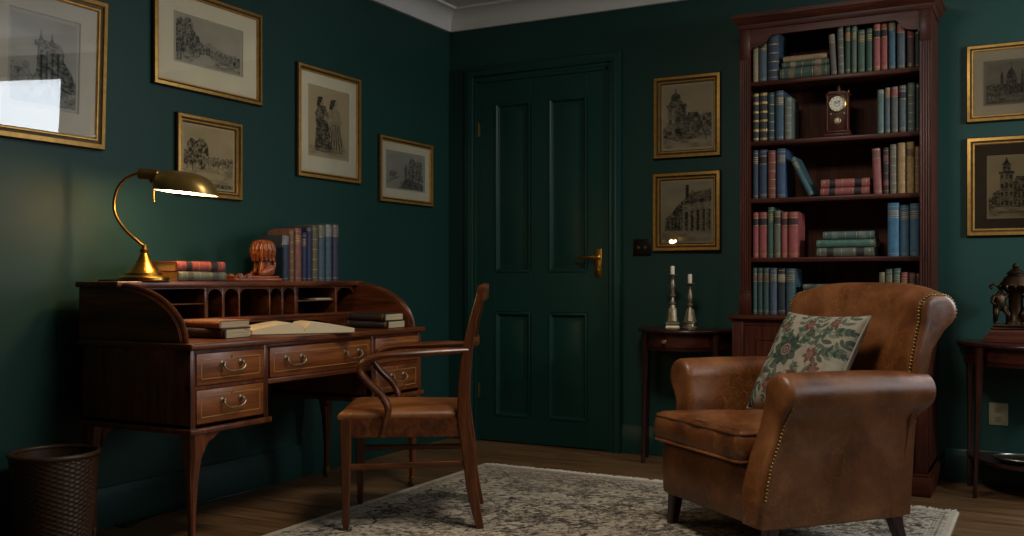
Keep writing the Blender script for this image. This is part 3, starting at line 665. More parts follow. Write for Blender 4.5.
    # pigeonhole front, arched openings
    xf = -.092; bnd = []
    for a, b in ((172, 204.5), (208, 222), (224.5, 238.5), (240, 269), (270.5, 281.5), (283.5, 294.5), (298, 335), (337, 351)):
        bnd.append((on_x(a, 300, xf - 2.82).y - 3.15, on_x(b, 300, xf - 2.82).y - 3.15))
    bnd[0] = (-HY + .034, bnd[0][1]); bnd[-1] = (bnd[-1][0], HY - .034)
    m = MB()
    for k, (a, b) in enumerate(bnd):
        zt, zs = .925, .905; r = (b - a) / 2; n = 10
        if k in (0, 6): arc = [(b, .912), (b - .012, .916), (a + .012, .916), (a, .912)]
        elif k == 3: arc = [(b, .893), (b - .012, .908), (b - .03, .913), (a + .03, .913), (a + .012, .908), (a, .893)]
        else: arc = [((a + b) / 2 + r * math.cos(PI * q / n), .885 + min(.03, r) * math.sin(PI * q / n)) for q in range(n + 1)]
        m.prism([(a, zt), (b, zt)] + arc, 'X', xf - .006, xf)
        if k + 1 < len(bnd): m.box((-.27, b, .799), (xf + .001, bnd[k + 1][0], .925), .001)
        if k in (0, 6): m.box((-.27, a, .855), (xf - .004, b, .860), .001)
    m.box((xf - .006, -HY + .034, .786), (xf + .004, HY - .034, .801), .002)
    ap = [(-HY + .034, .788), (HY - .034, .788), (HY - .034, .737), (.50, .737), (.47, .760), (.40, .772), (0, .777), (-.40, .772), (-.47, .760), (-.50, .737), (-HY + .034, .737)]
    m.prism(ap, 'X', xf - .012, xf - .002)
    m.build('pigeonhole_front', W['Y'], D)
    # letters in the pigeonholes
    PAPER = plain('letter_paper', hx('#b9ad95'), .85, 0, .06)
    for i, (y, z, w, nm) in enumerate(((-.60, .8605, .09, 'folded letter in the leftmost pigeonhole, upper slot'), (.46, .8605, .12, 'folded letter in the right split pigeonhole, upper slot'))):
        m = MB(); m.box((-.2, y - w / 2, 0), (-.098, y + w / 2, .004), .001); m.box((-.19, y - w / 2 + .01, .0042), (-.102, y + w / 2 - .008, .007), .001)
        m.xf(Matrix.Translation((-2.82, 3.15, z))); tag(m.build('letter', PAPER), nm, 'letter', 'letters in the pigeonholes')

def build_desk_chair():
    C = thing('desk_armchair', 'wooden open-arm desk chair with brown leather seat, turned to the desk', 'chair', (-2.232, 3.314, .0125), (0, 0, R(-60)))
    w = chair_w('Z'); wy = chair_w('Y'); wx = chair_w('X')
    def bar(m, pts, sizes, flat=(0, 1, 0)):
        # square-ish bar
        rg = []
        for i, p in enumerate(pts):
            p = Vector(p); t = (Vector(pts[min(i + 1, len(pts) - 1)]) - Vector(pts[max(i - 1, 0)])).normalized()
            sx = t.cross(Vector(flat)).normalized(); sy = sx.cross(t).normalized(); a, b = sizes[i] if isinstance(sizes, list) else sizes; c = .2
            q = [(1 - c, -1), (1, -1 + c), (1, 1 - c), (1 - c, 1), (-1 + c, 1), (-1, 1 - c), (-1, -1 + c), (-1 + c, -1)]
            rg.append([p + sx * (u * a / 2) + sy * (v * b / 2) for u, v in q])
        m.rings(rg)
    FX, BX = .222, .196
    for s in (-1, 1):
        m = MB(); pts = [(s * FX, -.235, z) for z in (.415, .34, .25, .12, .05, .035, .02, 0)]
        bar(m, pts, [(.042, .042), (.042, .042), (.036, .036), (.028, .028), (.023, .023), (.029, .029), (.024, .024), (.018, .018)]); m.build('front_leg', w, C)
    for s in (-1, 1):
        ctl = [(s * (BX + .008), .268, 0), (s * (BX + .004), .238, .14), (s * BX, .222, .29), (s * BX, .205, .42), (s * BX, .210, .58), (s * BX, .232, .74), (s * (BX - .004), .275, .908)]
        pts = smooth_path(ctl, 4); n = len(pts)
        sz = [(.028 + .014 * math.sin(PI * min(1, i / n * 1.3)), .028 + .02 * math.sin(PI * min(1, i / n * 1.15))) for i in range(n)]
        m = MB(); bar(m, pts, [(b, a) for a, b in sz], flat=(1, 0, 0)); [setattr(v.co, 'z', max(0, v.co.z)) for v in m.bm.verts]; m.build('back_leg', w, C)
    m = MB(); pts = smooth_path([(-.212, .268, .885), (-.12, .285, .892), (0, .291, .895), (.12, .285, .892), (.212, .268, .885)], 5); bar(m, pts, (.058, .024), flat=(0, 1, 0)); m.build('top_rail', wx, C)
    m = MB(); pts = smooth_path([(-BX, .232, .70), (-.1, .25, .70), (0, .255, .70), (.1, .25, .70), (BX, .232, .70)], 4); bar(m, pts, (.035, .02)); m.build('back_rail', wx, C)
    for x in (-.085, 0, .085):
        m = MB(); bar(m, smooth_path([(x, .282, .875), (x, .262, .79), (x, .248, .705)], 3), (.026, .012)); m.build('back_slat', w, C)
    m = MB(); z0, z1 = .345, .418
    m.box((-FX, -.25, z0), (FX, -.225, z1), .003); m.box((-BX, .19, z0), (BX, .215, z1), .003)
    for s in (-1, 1):
        pr = [(s * (FX + .012), -.24), (s * (FX - .012), -.24), (s * (BX - .014), .215), (s * (BX + .010), .215)]; m.prism(pr, 'Z', z0, z1, bev=.003)
    m.build('seat_rail', wx, C)
    # upholstered seat
    rg = []
    for inset, z in ((0, .412), (-.004, .425), (0, .436), (.014, .446), (.04, .452), (.09, .457), (.16, .459)):
        loop = []
        for (x0, y0), (x1, y1) in (((-FX - .005, -.262), (FX + .005, -.262)), ((FX + .005, -.262), (BX - .006, .2)), ((BX - .006, .2), (-BX + .006, .2)), ((-BX + .006, .2), (-FX - .005, -.262))):
            for k in range(6):
                t = k / 6; x = x0 + (x1 - x0) * t; y = y0 + (y1 - y0) * t; f = 1 - inset / .225; loop.append((x * f, (y + .03) * f - .03, z))
        rg.append(loop)
    m = MB(); m.rings(rg); m.build('seat', SEATL, C, ang=60)
    for s in (-1, 1):
        pts = smooth_path([(s * BX, .222, .672), (s * .215, .12, .668), (s * .238, .0, .662), (s * .246, -.10, .655), (s * .246, -.165, .632), (s * .243, -.180, .598), (s * .236, -.150, .555), (s * .230, -.105, .51), (s * .228, -.078, .46), (s * .226, -.085, .41), (s * .222, -.10, .35)], 5)
        n = len(pts); m = MB(); m.tube(pts, [(.021 if i < n * .45 else .019, .014) if i > 3 else (.017, .012) for i in range(n)], 12); m.build('armrest', wy, C)
    for s in (-1, 1):
        m = MB(); bar(m, [(s * FX, -.235, .235), (s * BX, .236, .245)], (.022, .016), flat=(1, 0, 0)); m.build('stretcher', wy, C)

# ------------------------------------------------------------------ lamp, basket, lead, carved bookend
BRASSH = plain('satin_brass', hx('#a08248'), .34, .78, .1, 30)
def build_lamp():
    L = thing('desk_lamp', 'brass pharmacy lamp with arched stem, lit, on the desk top', 'lamp', (-2.952, 2.612, .9455), (0, 0, R(28.3)))
    m = MB(); m.lathe([(.001, 0), (.088, 0), (.091, .004), (.090, .014), (.084, .019), (.066, .022), (.064, .030), (.058, .034), (.048, .046), (.036, .060), (.025, .078), (.018, .094), (.013, .104), (.016, .110), (.016, .117), (.010, .121), (.008, .135), (.001, .136)], 40); m.build('base', BRASS, L)
    m = MB(); p = smooth_path([(0, 0, .128), (-.022, 0, .146), (-.07, 0, .190), (-.103, 0, .240), (-.112, 0, .285), (-.098, 0, .344), (-.062, 0, .384), (-.015, 0, .402)], 6); m.tube(p, .0058, 12); m.build('arched_stem', BRASS, L)
    m = MB(); m.lathe([(.001, 0), (.012, 0), (.020, .004), (.020, .075), (.016, .08), (.001, .08)], 20, c=(-.022, 0, .398), axis=(1, 0, -.06)); m.ball((.03, 0, .372), .011); m.build('socket_housing', BRASSD, L)
    def shell(k0):
        rg = []; n = 40
        for i in range(10):
            ph = (PI / 2 - .10) * i / 9; s = math.cos(ph) ** .58; hgt = math.sin(ph) ** .95 * .078 * k0; cx = .156 - .016 * math.sin(ph)
            loop = []
            for j in range(n):
                a = 2 * PI * j / n; ca, sa = math.cos(a), math.sin(a); e = .82
                x = cx + .116 * k0 * s * math.copysign(abs(ca) ** e, ca); y = .092 * k0 * s * math.copysign(abs(sa) ** e, sa); loop.append((x, y, .338 - .10 * (x - .036) + hgt))
            rg.append(loop)
        return rg
    m = MB(); o_, i_ = shell(1), shell(.965); m.rings(i_[::-1] + o_, 0)
    for f in m.bm.faces:
        pass
    sh = m.build('shade', [BRASSH, plain('shade_lining', hx('#e8dcc0'), .5, 0, .04)], L, ang=50)
    k = 40 * 9
    for i, p in enumerate(sh.data.polygons):
        if i < k: p.material_index = 1
    m = MB(); m.ball((.14, 0, .343), .018, u=20, v=12, scale=(3.6, 1, 1)); t = NT('lit_bulb'); t.set(Emission_Color=(1, .72, .38, 1), Emission_Strength=26.0); m.build('bulb', t.m, L)
    m = MB(); m.tube([(.036, .0, .355), (.036, 0, .296)], .0022, 8); m.ball((.036, 0, .296), .004); m.build('pull_switch', BRASS, L)
    m = MB(); m.tube(smooth_path([(-.075, .0, .006), (-.12, -.02, .0035), (-.16, -.0, .0035), (-.19, .045, .0035)], 5), .003, 8); m.build('flex', BLACK, L)
    ld = bpy.data.lights.new('lamp_light', 'POINT'); ld.energy = 6.5; ld.color = (1, .62, .28); ld.shadow_soft_size = .025
    lo = bpy.data.objects.new('lamp_light', ld); COL.objects.link(lo); lo.parent = L; lo.location = (.15, 0, .320)

def build_basket():
    B = thing('waste_basket', 'round woven dark wicker waste basket on the floor left of the desk', 'basket', (-2.98, 2.255, 0))
    n = 132; rg = []; H = .362
    for q in range(91):
        t = q / 90; r = .108 + .032 * t ** .9
        rg.append([((r + .0028 * math.sin(PI * q) * 0 + .0024 * (1 if (j // 3 + q // 2) % 2 else -1) * (1 if .04 < t < .96 else 0)) * math.cos(2 * PI * j / n), (r + .0024 * (1 if (j // 3 + q // 2) % 2 else -1) * (1 if .04 < t < .96 else 0)) * math.sin(2 * PI * j / n), H * t) for j in range(n)])
    for q in range(11):
        t = 1 - q / 10; r = .100 + .032 * t; rg.append([(r * math.cos(2 * PI * j / n), r * math.sin(2 * PI * j / n), .008 + (H - .008) * t) for j in range(n)])
    WK = plain('dark_wicker', hx('#3f2815'), .5, 0, .4, 60)
    m = MB(); m.rings(rg); m.build('woven_body', WK, B, ang=70)
    m = MB(); m.tube([(0.139 * math.cos(2 * PI * j / 48), 0.139 * math.sin(2 * PI * j / 48), H) for j in range(48)], [.0085 + .0012 * (j % 2) for j in range(48)], 8, loop=True); m.build('rim', WK, B, ang=70)

def build_leads():
    p = [on_z(96, 519, .0045), on_z(112, 524, .0045), on_z(128, 527, .0045), on_z(141, 520, .0045), on_z(139, 511, .0045), on_z(126, 510, .0045), on_z(112, 516, .0045), on_z(104, 522, .009), on_z(122, 522, .0045), on_z(160, 512, .0045), on_z(180, 507.5, .0045), on_z(215, 499, .0045), on_z(250, 491, .0045)]
    p = [Vector((max(q.x, XL + .03), q.y, q.z)) for q in p]
    m = MB(); m.tube(smooth_path(p, 8), .0042, 8); tag(m.build('power_lead', BLACK), 'black power lead looped on the floor beside the waste basket', 'cable')

def skin_fig(verts, edges, radii, sub=2):
    me = bpy.data.meshes.new('sk'); me.from_pydata(verts, edges, []); o = bpy.data.objects.new('sk', me); COL.objects.link(o)
    md = o.modifiers.new('s', 'SKIN'); md.use_smooth_shade = True; 
    for i, r in enumerate(radii): me.skin_vertices[0].data[i].radius = (r, r) if not isinstance(r, tuple) else r
    me.skin_vertices[0].data[0].use_root = True
    o.modifiers.new('u', 'SUBSURF').levels = sub; o.modifiers['u'].render_levels = sub
    dg = bpy.context.evaluated_depsgraph_get(); dg.update(); r = bpy.data.meshes.new_from_object(o.evaluated_get(dg)); bpy.data.objects.remove(o); return r

def build_bookend():
    c = on_x(259, 275, -2.93)
    B = thing('carved_bookend', 'carved reddish wooden figure with curled mane on a scrolled plinth, by the desk-top books', 'ornament', (-2.95, 3.185, .9455), (0, 0, R(75)))
    CW = wood('carved', hx('#3a1608'), hx('#7d3d17'), hx('#a8602a'), 'X', rough=.35)
    m = MB(); m.box((-.115, -.045, 0), (.115, .045, .012), .004); m.box((-.105, -.038, .012), (.105, .038, .022), .004)
    for s in (-1, 1):
        for sx in (-.085, -.045): m.lathe([(.001, -.01), (.011, -.01), (.013, 0), (.011, .01), (.001, .01)], 16, c=(sx, s * .036, .02), axis=(0, 1, 0))
    m.build('plinth', CW, B)
    V = [(.060, 0, .05), (.052, 0, .08), (.042, 0, .108), (.034, 0, .130), (.012, 0, .124), (.078, 0, .042), (.062, .034, .046), (.03, .036, .034), (.005, .034, .03), (.062, -.034, .046), (.03, -.036, .034), (.005, -.034, .03), (.034, .02, .086), (.026, .022, .055), (.020, .022, .030), (.034, -.02, .086), (.026, -.022, .055), (.020, -.022, .030), (.098, 0, .05), (.104, 0, .085)]
    E = [(0, 1), (1, 2), (2, 3), (3, 4), (0, 5), (0, 6), (6, 7), (7, 8), (0, 9), (9, 10), (10, 11), (1, 12), (12, 13), (13, 14), (1, 15), (15, 16), (16, 17), (5, 18), (18, 19)]
    rad = [.036, .034, .033, .033, .016, .032, .026, .016, .011, .026, .016, .011, .016, .012, .012, .016, .012, .012, .009, .010]
    m = MB(); m.mesh(skin_fig(V, E, rad))
    for k in range(15):   # locks of the mane
        a = 2 * PI * k / 15 + .2; ca, sa = math.cos(a), math.sin(a)
        m.tube(smooth_path([(.044 + .012 * ca, .012 * sa, .168), (.046 + .036 * ca, .038 * sa, .158), (.046 + .044 * ca, .046 * sa, .128), (.048 + .040 * ca, .042 * sa, .098), (.050 + .045 * ca, .047 * sa, .082)], 4), [.008, .0085, .009, .0095, .010, .010, .0105, .011, .011, .0105, .010, .0095, .009, .008, .007, .006, .0045], 8)
    for s in (-1, 1): m.ball((.030, s * .028, .162), .010, scale=(1, .6, 1.2))
    m.ball((.006, 0, .120), .015); m.build('figure', CW, B, ang=80)
# ------------------------------------------------------------------ bookcase
SH = [1.92, 1.628, 1.348, 1.059, .783]
def build_bookcase():
    B = thing('bookcase', 'tall mahogany bookcase with fluted pilasters and open shelves over a cupboard', 'bookcase', (-.906, YB, 0))
    wz, wx, wb = mahog('Z'), mahog('X'), darkw('Z')
    HW = .436; IN = .386; yu = -.295; yl = -.428
    m = MB(); m.box((-HW - .012, yl - .022, 0), (HW + .012, -.001, .085), .003); m.box((-HW - .006, yl - .014, .085), (HW + .006, -.001, .10), .006); m.build('plinth', wx, B)
    m = MB(); m.box((-HW, yl, .10), (-HW + .02, -.001, .762)); m.box((HW - .02, yl, .10), (HW, -.001, .762)); m.box((-HW, -.015, .10), (HW, -.001, .762)); m.box((-HW, yl, .10), (HW, -.001, .12)); 
    for s in (-1, 1): m.box((min(s * HW, s * (HW - .055)), yl - .004, .10), (max(s * HW, s * (HW - .055)), yl + .02, .762), .002)
    m.box((-HW, yl, .735), (HW, yl + .02, .762)); m.build('base_cabinet', wz, B)
    for s in (-1, 1):
        x0, x1 = sorted((s * .002, s * (HW - .058))); m = MB(); z0, z1 = .125, .732
        for lo, hi in (((x0, z0), (x0 + .06, z1)), ((x1 - .06, z0), (x1, z1)), ((x0 + .06, z0), (x1 - .06, z0 + .07)), ((x0 + .06, z1 - .07), (x1 - .06, z1))):
            m.box((lo[0], yl, lo[1]), (hi[0], yl + .02, hi[1]), .002)
        a0, a1, b0, b1 = x0 + .055, x1 - .055, z0 + .065, z1 - .065
        m.rings([[(a0 + u, yl + y, b0 + u), (a1 - u, yl + y, b0 + u), (a1 - u, yl + y, b1 - u), (a0 + u, yl + y, b1 - u)] for u, y in ((0, .0), (.008, .004), (.012, .012), (.03, .010), (.045, .004))], cap=True)
        m.build('cupboard_door', wz, B, ang=20)
    m = MB(); m.box((-HW - .014, yl - .022, .762), (HW + .014, -.001, .783), .007, seg=3); m.build('ledge', wx, B)
    for s in (-1, 1):
        x0, x1 = sorted((s * HW, s * (HW - .02))); m = MB(); m.box((x0, yu + .02, .783), (x1, -.001, 2.19)); m.build('side_panel', wz, B)
    m = MB(); m.box((-HW + .02, -.014, .783), (HW - .02, -.001, 2.19)); m.build('back_panel', wood('back_board', hx('#200d06'), hx('#442213'), hx('#5c341d'), 'Z', .7, 0), B)
    for s in (-1, 1):
        x0, x1 = sorted((s * HW, s * IN)); m = MB(); w = x1 - x0
        poly = [(x0, yu + .025), (x0, yu)]; nf = 4; pw = w / (nf + .6)
        for k in range(nf):
            cx = x0 + pw * (.8 + k); r = pw * .36
            poly += [(cx - r * math.cos(PI * q / 6), yu + r * .8 * math.sin(PI * q / 6)) for q in range(7)]
        poly += [(x1, yu), (x1, yu + .025)]
        m.prism(poly, 'Z', .88, 2.035)
        m.box((x0 - .002, yu - .004, .783), (x1 + .002, yu + .025, .885), .002); m.box((x0 - .003, yu - .006, .885), (x1 + .003, yu + .02, .895), .003); m.box((x0 - .001, yu - .002, 2.03), (x1 + .001, yu + .025, 2.19), .002)
        m.build('pilaster', wz, B, ang=30)
    for k in range(4):
        m = MB(); m.box((-HW + .02, yu + .022, SH[k] - .022), (HW - .02, -.014, SH[k]), .003); m.build('shelf', wx, B)
    m = MB(); arc = [(IN, 2.075), (IN - .008, 2.075)] + [(IN - .008 - .075 * math.sin(R(15 * q)), 2.085 + .03 * (1 - math.cos(R(15 * q)))) for q in range(7)] + [(IN - .09, 2.125), (IN - .105, 2.138)]
    poly = [(-IN, 2.195), (IN, 2.195)] + arc + [(-x, z) for x, z in arc[::-1]]
    m.prism(poly, 'Y', yu + .004, yu + .024); m.build('arched_frieze', wx, B)
    m = MB(); prof = [(0, 2.172), (.005, 2.172), (.008, 2.180), (.009, 2.195), (.016, 2.202), (.026, 2.216), (.029, 2.222), (.034, 2.224), (.034, 2.243), (0, 2.243)]
    def rg(e, x, y): return [Vector((x * (HW + d), (y * (-yu + d) * -1 if y else -.001), z)) for d, z in prof]
    m.rings([[Vector((-HW - d, -.001, z)) for d, z in prof], [Vector((-HW - d, yu - d, z)) for d, z in prof], [Vector((HW + d, yu - d, z)) for d, z in prof], [Vector((HW + d, -.001, z)) for d, z in prof]])
    m.box((-HW, yu, 2.19), (HW, -.001, 2.24)); m.build('cornice', wx, B, ang=25)

ORD = ['first', 'second', 'third', 'fourth', 'fifth', 'sixth', 'seventh', 'eighth', 'ninth', 'tenth', 'eleventh', 'twelfth', 'thirteenth']
def build_shelf_books():
    ys = 4.882
    def row(shelf, zoom, items, where, grp, depth=.165):
        (x0, y0, s) = zoom; z = SH[shelf] + .0005
        X = [(on_y(x0 + a / s, 150, ys).x, on_y(x0 + b / s, 150, ys).x) for _, _, _, _, a, b, _, *_ in items]
        n = len(items); last = None
        for i, it in enumerate(items):
            cn, c, sty, lab, a, b, vt = it[:7]; lean = it[7] if len(it) > 7 else 0
            xa, xb = X[i]
            if last is not None: xa = max(xa, last + .0008)
            if xb - xa < .012: xb = xa + .012
            xa = max(xa, -1.2865); xb = min(xb, -.5225); last = xb
            top = on_y(x0 + (a + b) / 2 / s, y0 + vt / s, ys).z; h = min(top - z, .262); xc = (xa + xb) / 2
            pos = 'last' if i == n - 1 else ORD[i]
            if lean:
                th = xb - xa; t2 = th * .94 - .001; book(f'{cn} book leaning a little, {pos} from left {where}', t2, h, depth, c, sty, (xa + t2 / 2 * math.cos(R(lean)) + .0015, ys, z + t2 / 2 * abs(math.sin(R(lean)))), (0, R(lean), 0), grp, lab=lab or '#20140e')
            else: book(f'{cn} book, {pos} from left {where}', xb - xa - .001, h, depth - .01 * ((i * 7) % 3), c, sty, (xc, ys + .004 * ((i * 5) % 3), z), (0, 0, 0), grp, lab=lab or '#20140e')
    def stack(shelf, zoom, items, where, grp, depth=.16):
        (x0, y0, s) = zoom; z = SH[shelf] + .0005; n = len(items)
        for i, (cn, c, sty, lab, a, b, v0, v1) in enumerate(items):
            xa = on_y(x0 + a / s, 150, ys).x; xb = on_y(x0 + b / s, 150, ys).x; t = (v1 - v0) / s * 4.72 / 1000
            pos = 'bottom one' if i == 0 else ('topmost' if i == n - 1 else ['', 'second from bottom', 'third from bottom', 'fourth from bottom'][i])
            book(f'{cn} book lying flat, {pos} of the stack {where}', t - .0008, xb - xa, depth, c, sty, (xa, ys + .003 * i, z + t / 2), FLAT, grp, lab=lab or '#20140e'); z += t
    Z1 = (740, 10, 5.39); Z2 = (740, 80, 4.12); Z4 = (740, 195, 4.12)
    g = 'books standing on the shelves'; gs = 'books lying in stacks on the shelves'
    T = 'cream'
    row(0, Z1, [('tan', '#8a7a52', 'plain', None, 58, 97, 180), ('slate blue', '#3c535e', 'title', None, 99, 145, 152), ('large navy', '#23384c', 'bands', None, 148, 209, 120)], 'of the left group, top bookcase shelf', g, .185)
    stack(0, Z1, [('green', '#2d4a3c', 'two', '#6b5a3c', 216, 483, 305, 367), ('olive green', '#3c5040', 'two', '#8a7650', 226, 480, 272, 305), ('tan', '#94784c', 'plain', None, 232, 468, 240, 272)], 'on the top bookcase shelf', gs)
    row(0, Z1, [('grey-brown', '#5c5348', 'top', '#7b6d5c', 488, 524, 130, -3.5), ('grey-olive', '#55584c', 'bands', None, 527, 562, 95, -1.5), ('green with orange label', '#33503f', 'label', '#a0663f', 565, 596, 90), ('grey-green', '#4b5a4b', 'title', None, 599, 628, 88), ('sage green', '#3d5a48', 'title', None, 632, 673, 106), ('dark green', '#2d5240', 'title', None, 678, 714, 99),
        ('red black-labelled', '#93403a', 'label', '#1d1210', 718, 755, 76), ('red black-labelled', '#943c34', 'label', '#1d1210', 757, 795, 69), ('steel blue', '#31586c', 'top', '#8c8a72', 799, 838, 50), ('slate grey, pink label', '#47545a', 'top', '#a05c50', 845, 890, 70), ('maroon, red label', '#4e3a38', 'label', '#953a34', 898, 938, 75), ('black-green', '#1d2e28', 'plain', None, 941, 970, 112)], 'of the right group, top bookcase shelf', g)
    row(1, Z2, [('black, cream-banded', '#2b2a26', T, None, 46, 77, 55), ('black, cream-banded', '#2d2b28', T, None, 79, 113, 50), ('blue-green', '#27474c', 'bands', None, 115, 143, 52), ('blue', '#28495c', 'title', None, 145, 179, 45), ('pale grey-green', '#5f6a5c', 'bands', None, 181, 211, 70)], 'of the left group, second bookcase shelf', g, .175)
    row(1, Z2, [('pale teal', '#4c6a62', 'plain', None, 565, 592, 40), ('slate, orange top', '#4b5a5c', 'top', '#8a5f40', 595, 619, 30), ('grey, red top', '#565650', 'top', '#8a4038', 622, 652, 27), ('slate grey', '#46565a', 'label', '#1d2526', 655, 685, 22), ('grey-green', '#4c6256', 'bands', None, 688, 720, 11), ('black-green', '#1d2e28', 'plain', None, 723, 740, 14)], 'among those right of the clock', g)
    row(2, Z2, [('navy', '#25364c', 'title', None, 46, 74, 290), ('dark blue', '#22384f', 'label', '#131a24', 77, 111, 287), ('red-brown, banded', '#7a3a2e', 'bands', None, 114, 148, 290), ('blue', '#23486a', 'title', None, 151, 187, 283)], 'of the left group, third bookcase shelf', g, .175)
    # the one that leans over
    xa = on_y(740 + 196 / 4.12, 150, ys).x; th = .027; a = -26.0
    px = on_y(740 + 282 / 4.12, 192, ys).x
    book('teal book leaning over steeply beside the blue one on the third shelf', th, .205, .155, '#2b555c', 'title', (px + th / 2 * math.cos(R(a)), ys + .002, SH[2] + th / 2 * abs(math.sin(R(a))) + .001), (0, R(a), 0), g)
    stack(2, Z2, [('red', '#8d3a34', 'two', '#1d1210', 332, 533, 446, 480), ('red', '#98433a', 'two', '#1d1210', 334, 534, 411, 446)], 'on the third bookcase shelf', gs)
    row(2, Z2, [('dusty red', '#8d443c', 'top', '#6a4036', 549, 586, 282, -2.5), ('black-brown, red label', '#2e2220', 'two', '#7a3a30', 588, 613, 278), ('grey-brown', '#6a6252', 'bands', None, 616, 646, 265), ('yellow-tan', '#9a7a40', 'bands', None, 648, 682, 259), ('ochre', '#a37a3c', 'label', '#6a4a22', 684, 717, 254), ('brown-tan', '#6f5330', 'bands', None, 719, 740, 273)], 'of the right group, third bookcase shelf', g)
    row(3, Z4, [('red black-labelled', '#8f3834', 'label', '#1d1210', 47, 75, 72), ('red black-labelled', '#913a35', 'label', '#1d1210', 77, 111, 70), ('green', '#35594a', 'title', None, 113, 138, 50), ('olive-grey, black label', '#5c5c48', 'label', '#2a2a1c', 140, 166, 64), ('red', '#98423a', 'label', '#3c1512', 168, 196, 70), ('red', '#983c34', 'label', '#3c1512', 198, 238, 69)], 'of the left group, fourth bookcase shelf', g, .18)
    stack(3, Z4, [('grey black-labelled', '#565a4c', 'two', '#1c1c18', 317, 551, 217, 255), ('sea-green', '#386653', 'plain', None, 315, 556, 184, 217), ('grey-teal', '#3f5a54', 'two', '#5c6a60', 341, 552, 150, 184)], 'on the fourth bookcase shelf', gs)
    row(3, Z4, [('bright blue', '#1d6688', 'title', None, 607, 655, 33), ('deep blue', '#2a5468', 'title', None, 657, 696, 41), ('blue', '#2a5a72', 'title', None, 698, 738, 35)], 'of the right group, fourth bookcase shelf', g)
    row(4, Z4, [('teal, brown label', '#2f5350', 'label', '#5c4a3c', 46, 69, 300), ('dark teal, brown label', '#2b4a4a', 'label', '#6a4f3c', 71, 93, 300), ('teal', '#2d514c', 'label', '#5c4a3c', 95, 120, 300), ('slate blue', '#3c4e60', 'title', None, 122, 151, 301), ('black-navy', '#22282f', 'label', '#8a8068', 153, 187, 302), ('thick teal', '#33565c', 'title', None, 189, 226, 303)], 'of the left group, bottom bookcase shelf', g, .18)
    stack(4, Z4, [('brown', '#54402e', 'two', None, 262, 440, 467, 494), ('dark green', '#2d4436', 'two', None, 262, 440, 441, 467), ('grey-brown', '#5f5646', 'two', None, 262, 440, 415, 441), ('cream-grey', '#6d6654', 'two', None, 259, 440, 390, 415), ('grey', '#565850', 'two', '#3c3e38', 258, 445, 365, 390)], 'behind the armchair', gs)
    row(4, Z4, [('tan', '#6f6446', 'plain', None, 572, 596, 318), ('green', '#37564c', 'title', None, 598, 629, 305), ('teal-green', '#2f5a58', 'title', None, 631, 661, 302), ('red', '#8a4234', 'title', None, 663, 693, 318), ('rust-brown', '#6a3c30', 'bands', None, 695, 723, 320), ('dark brown', '#3a2c24', 'plain', None, 725, 741, 322)], 'of the right group, bottom bookcase shelf', g)

def build_shelf_clock():
    p = on_y(838.5, 135, 4.925)
    C = thing('shelf_clock', 'small wooden clock with round silvery dial on the second bookcase shelf', 'clock', (p.x, 4.93, SH[1] + .0005))
    w = mahog('Z'); m = MB(); m.box((-.062, -.05, 0), (.062, .05, .016), .004); m.box((-.056, -.045, .016), (.056, .045, .03), .005); m.build('plinth', w, C)
    m = MB(); m.box((-.047, -.038, .03), (.047, .038, .205), .003); m.box((-.053, -.043, .198), (.053, .043, .207), .003); m.prism([(-.045, .207), (.045, .207), (.03, .215), (-.03, .215)], 'Y', -.038, .038, bev=.002)
    for s in (-1, 1): m.lathe([(.005, .03), (.006, .04), (.004, .06), (.004, .17), (.006, .19), (.005, .198)], 10, c=(s * .046, -.039, 0))
    m.build('case', w, C)
    m = MB(); m.lathe([(.001, .215), (.012, .215), (.013, .219), (.006, .223), (.010, .231), (.006, .24), (.002, .247), (.001, .249)], 16)
    for s in (-1, 1): m.lathe([(.001, .207), (.006, .207), (.004, .214), (.006, .219), (.001, .226)], 12, c=(s * .044, 0, 0))
    m.build('finial', BRASSD, C)
    m = MB(); m.lathe([(.040, 0), (.041, .004), (.037, .007), (.035, .004)], 32, c=(0, -.038, .155), axis=(0, -1, 0), cap=False); m.build('bezel', BRASS, C)
    D = MB(); D.lathe([(.001, .003), (.036, .003), (.036, 0)], 32, c=(0, -.038, .155), axis=(0, -1, 0), mi=0)
    for k in range(12):
        a = 2 * PI * k / 12; q = Vector((math.sin(a), 0, math.cos(a))); D.tube([Vector((0, -.0415, .155)) + q * .026, Vector((0, -.0415, .155)) + q * .033], .0011, 6, mi=1)
    D.lathe([(.012, .0034), (.014, .0036), (.013, .0034)], 24, c=(0, -.038, .155), axis=(0, -1, 0), mi=1, cap=False)
    d = D.build('dial', [plain('silvered_dial', hx('#c3bda9'), .45, .1, .08), BLACK], C)
    m = MB(); m.tube([(0, -.0425, .155), (-.010, -.0425, .166)], .0014, 6); m.build('hour_hand', BLACK, d); m = MB(); m.tube([(0, -.0432, .155), (.016, -.0432, .171)], .001, 6); m.build('minute_hand', BLACK, d)
    m = MB(); m.lathe([(.001, .004), (.010, .005), (.016, .003), (.018, 0)], 24, c=(0, -.038, .075), axis=(0, -1, 0)); 
    for k in range(8): m.ball((.0125 * math.cos(k * PI / 4), -.042, .075 + .0125 * math.sin(k * PI / 4)), .003, u=8, v=5)
    m.build('medallion', PEWTER, C)
    for s in (-1, 1): m = MB(); m.ball((s * .03, -.038, .108), .005, scale=(1, .6, 1)); m.build('stud', PEWTER, C)

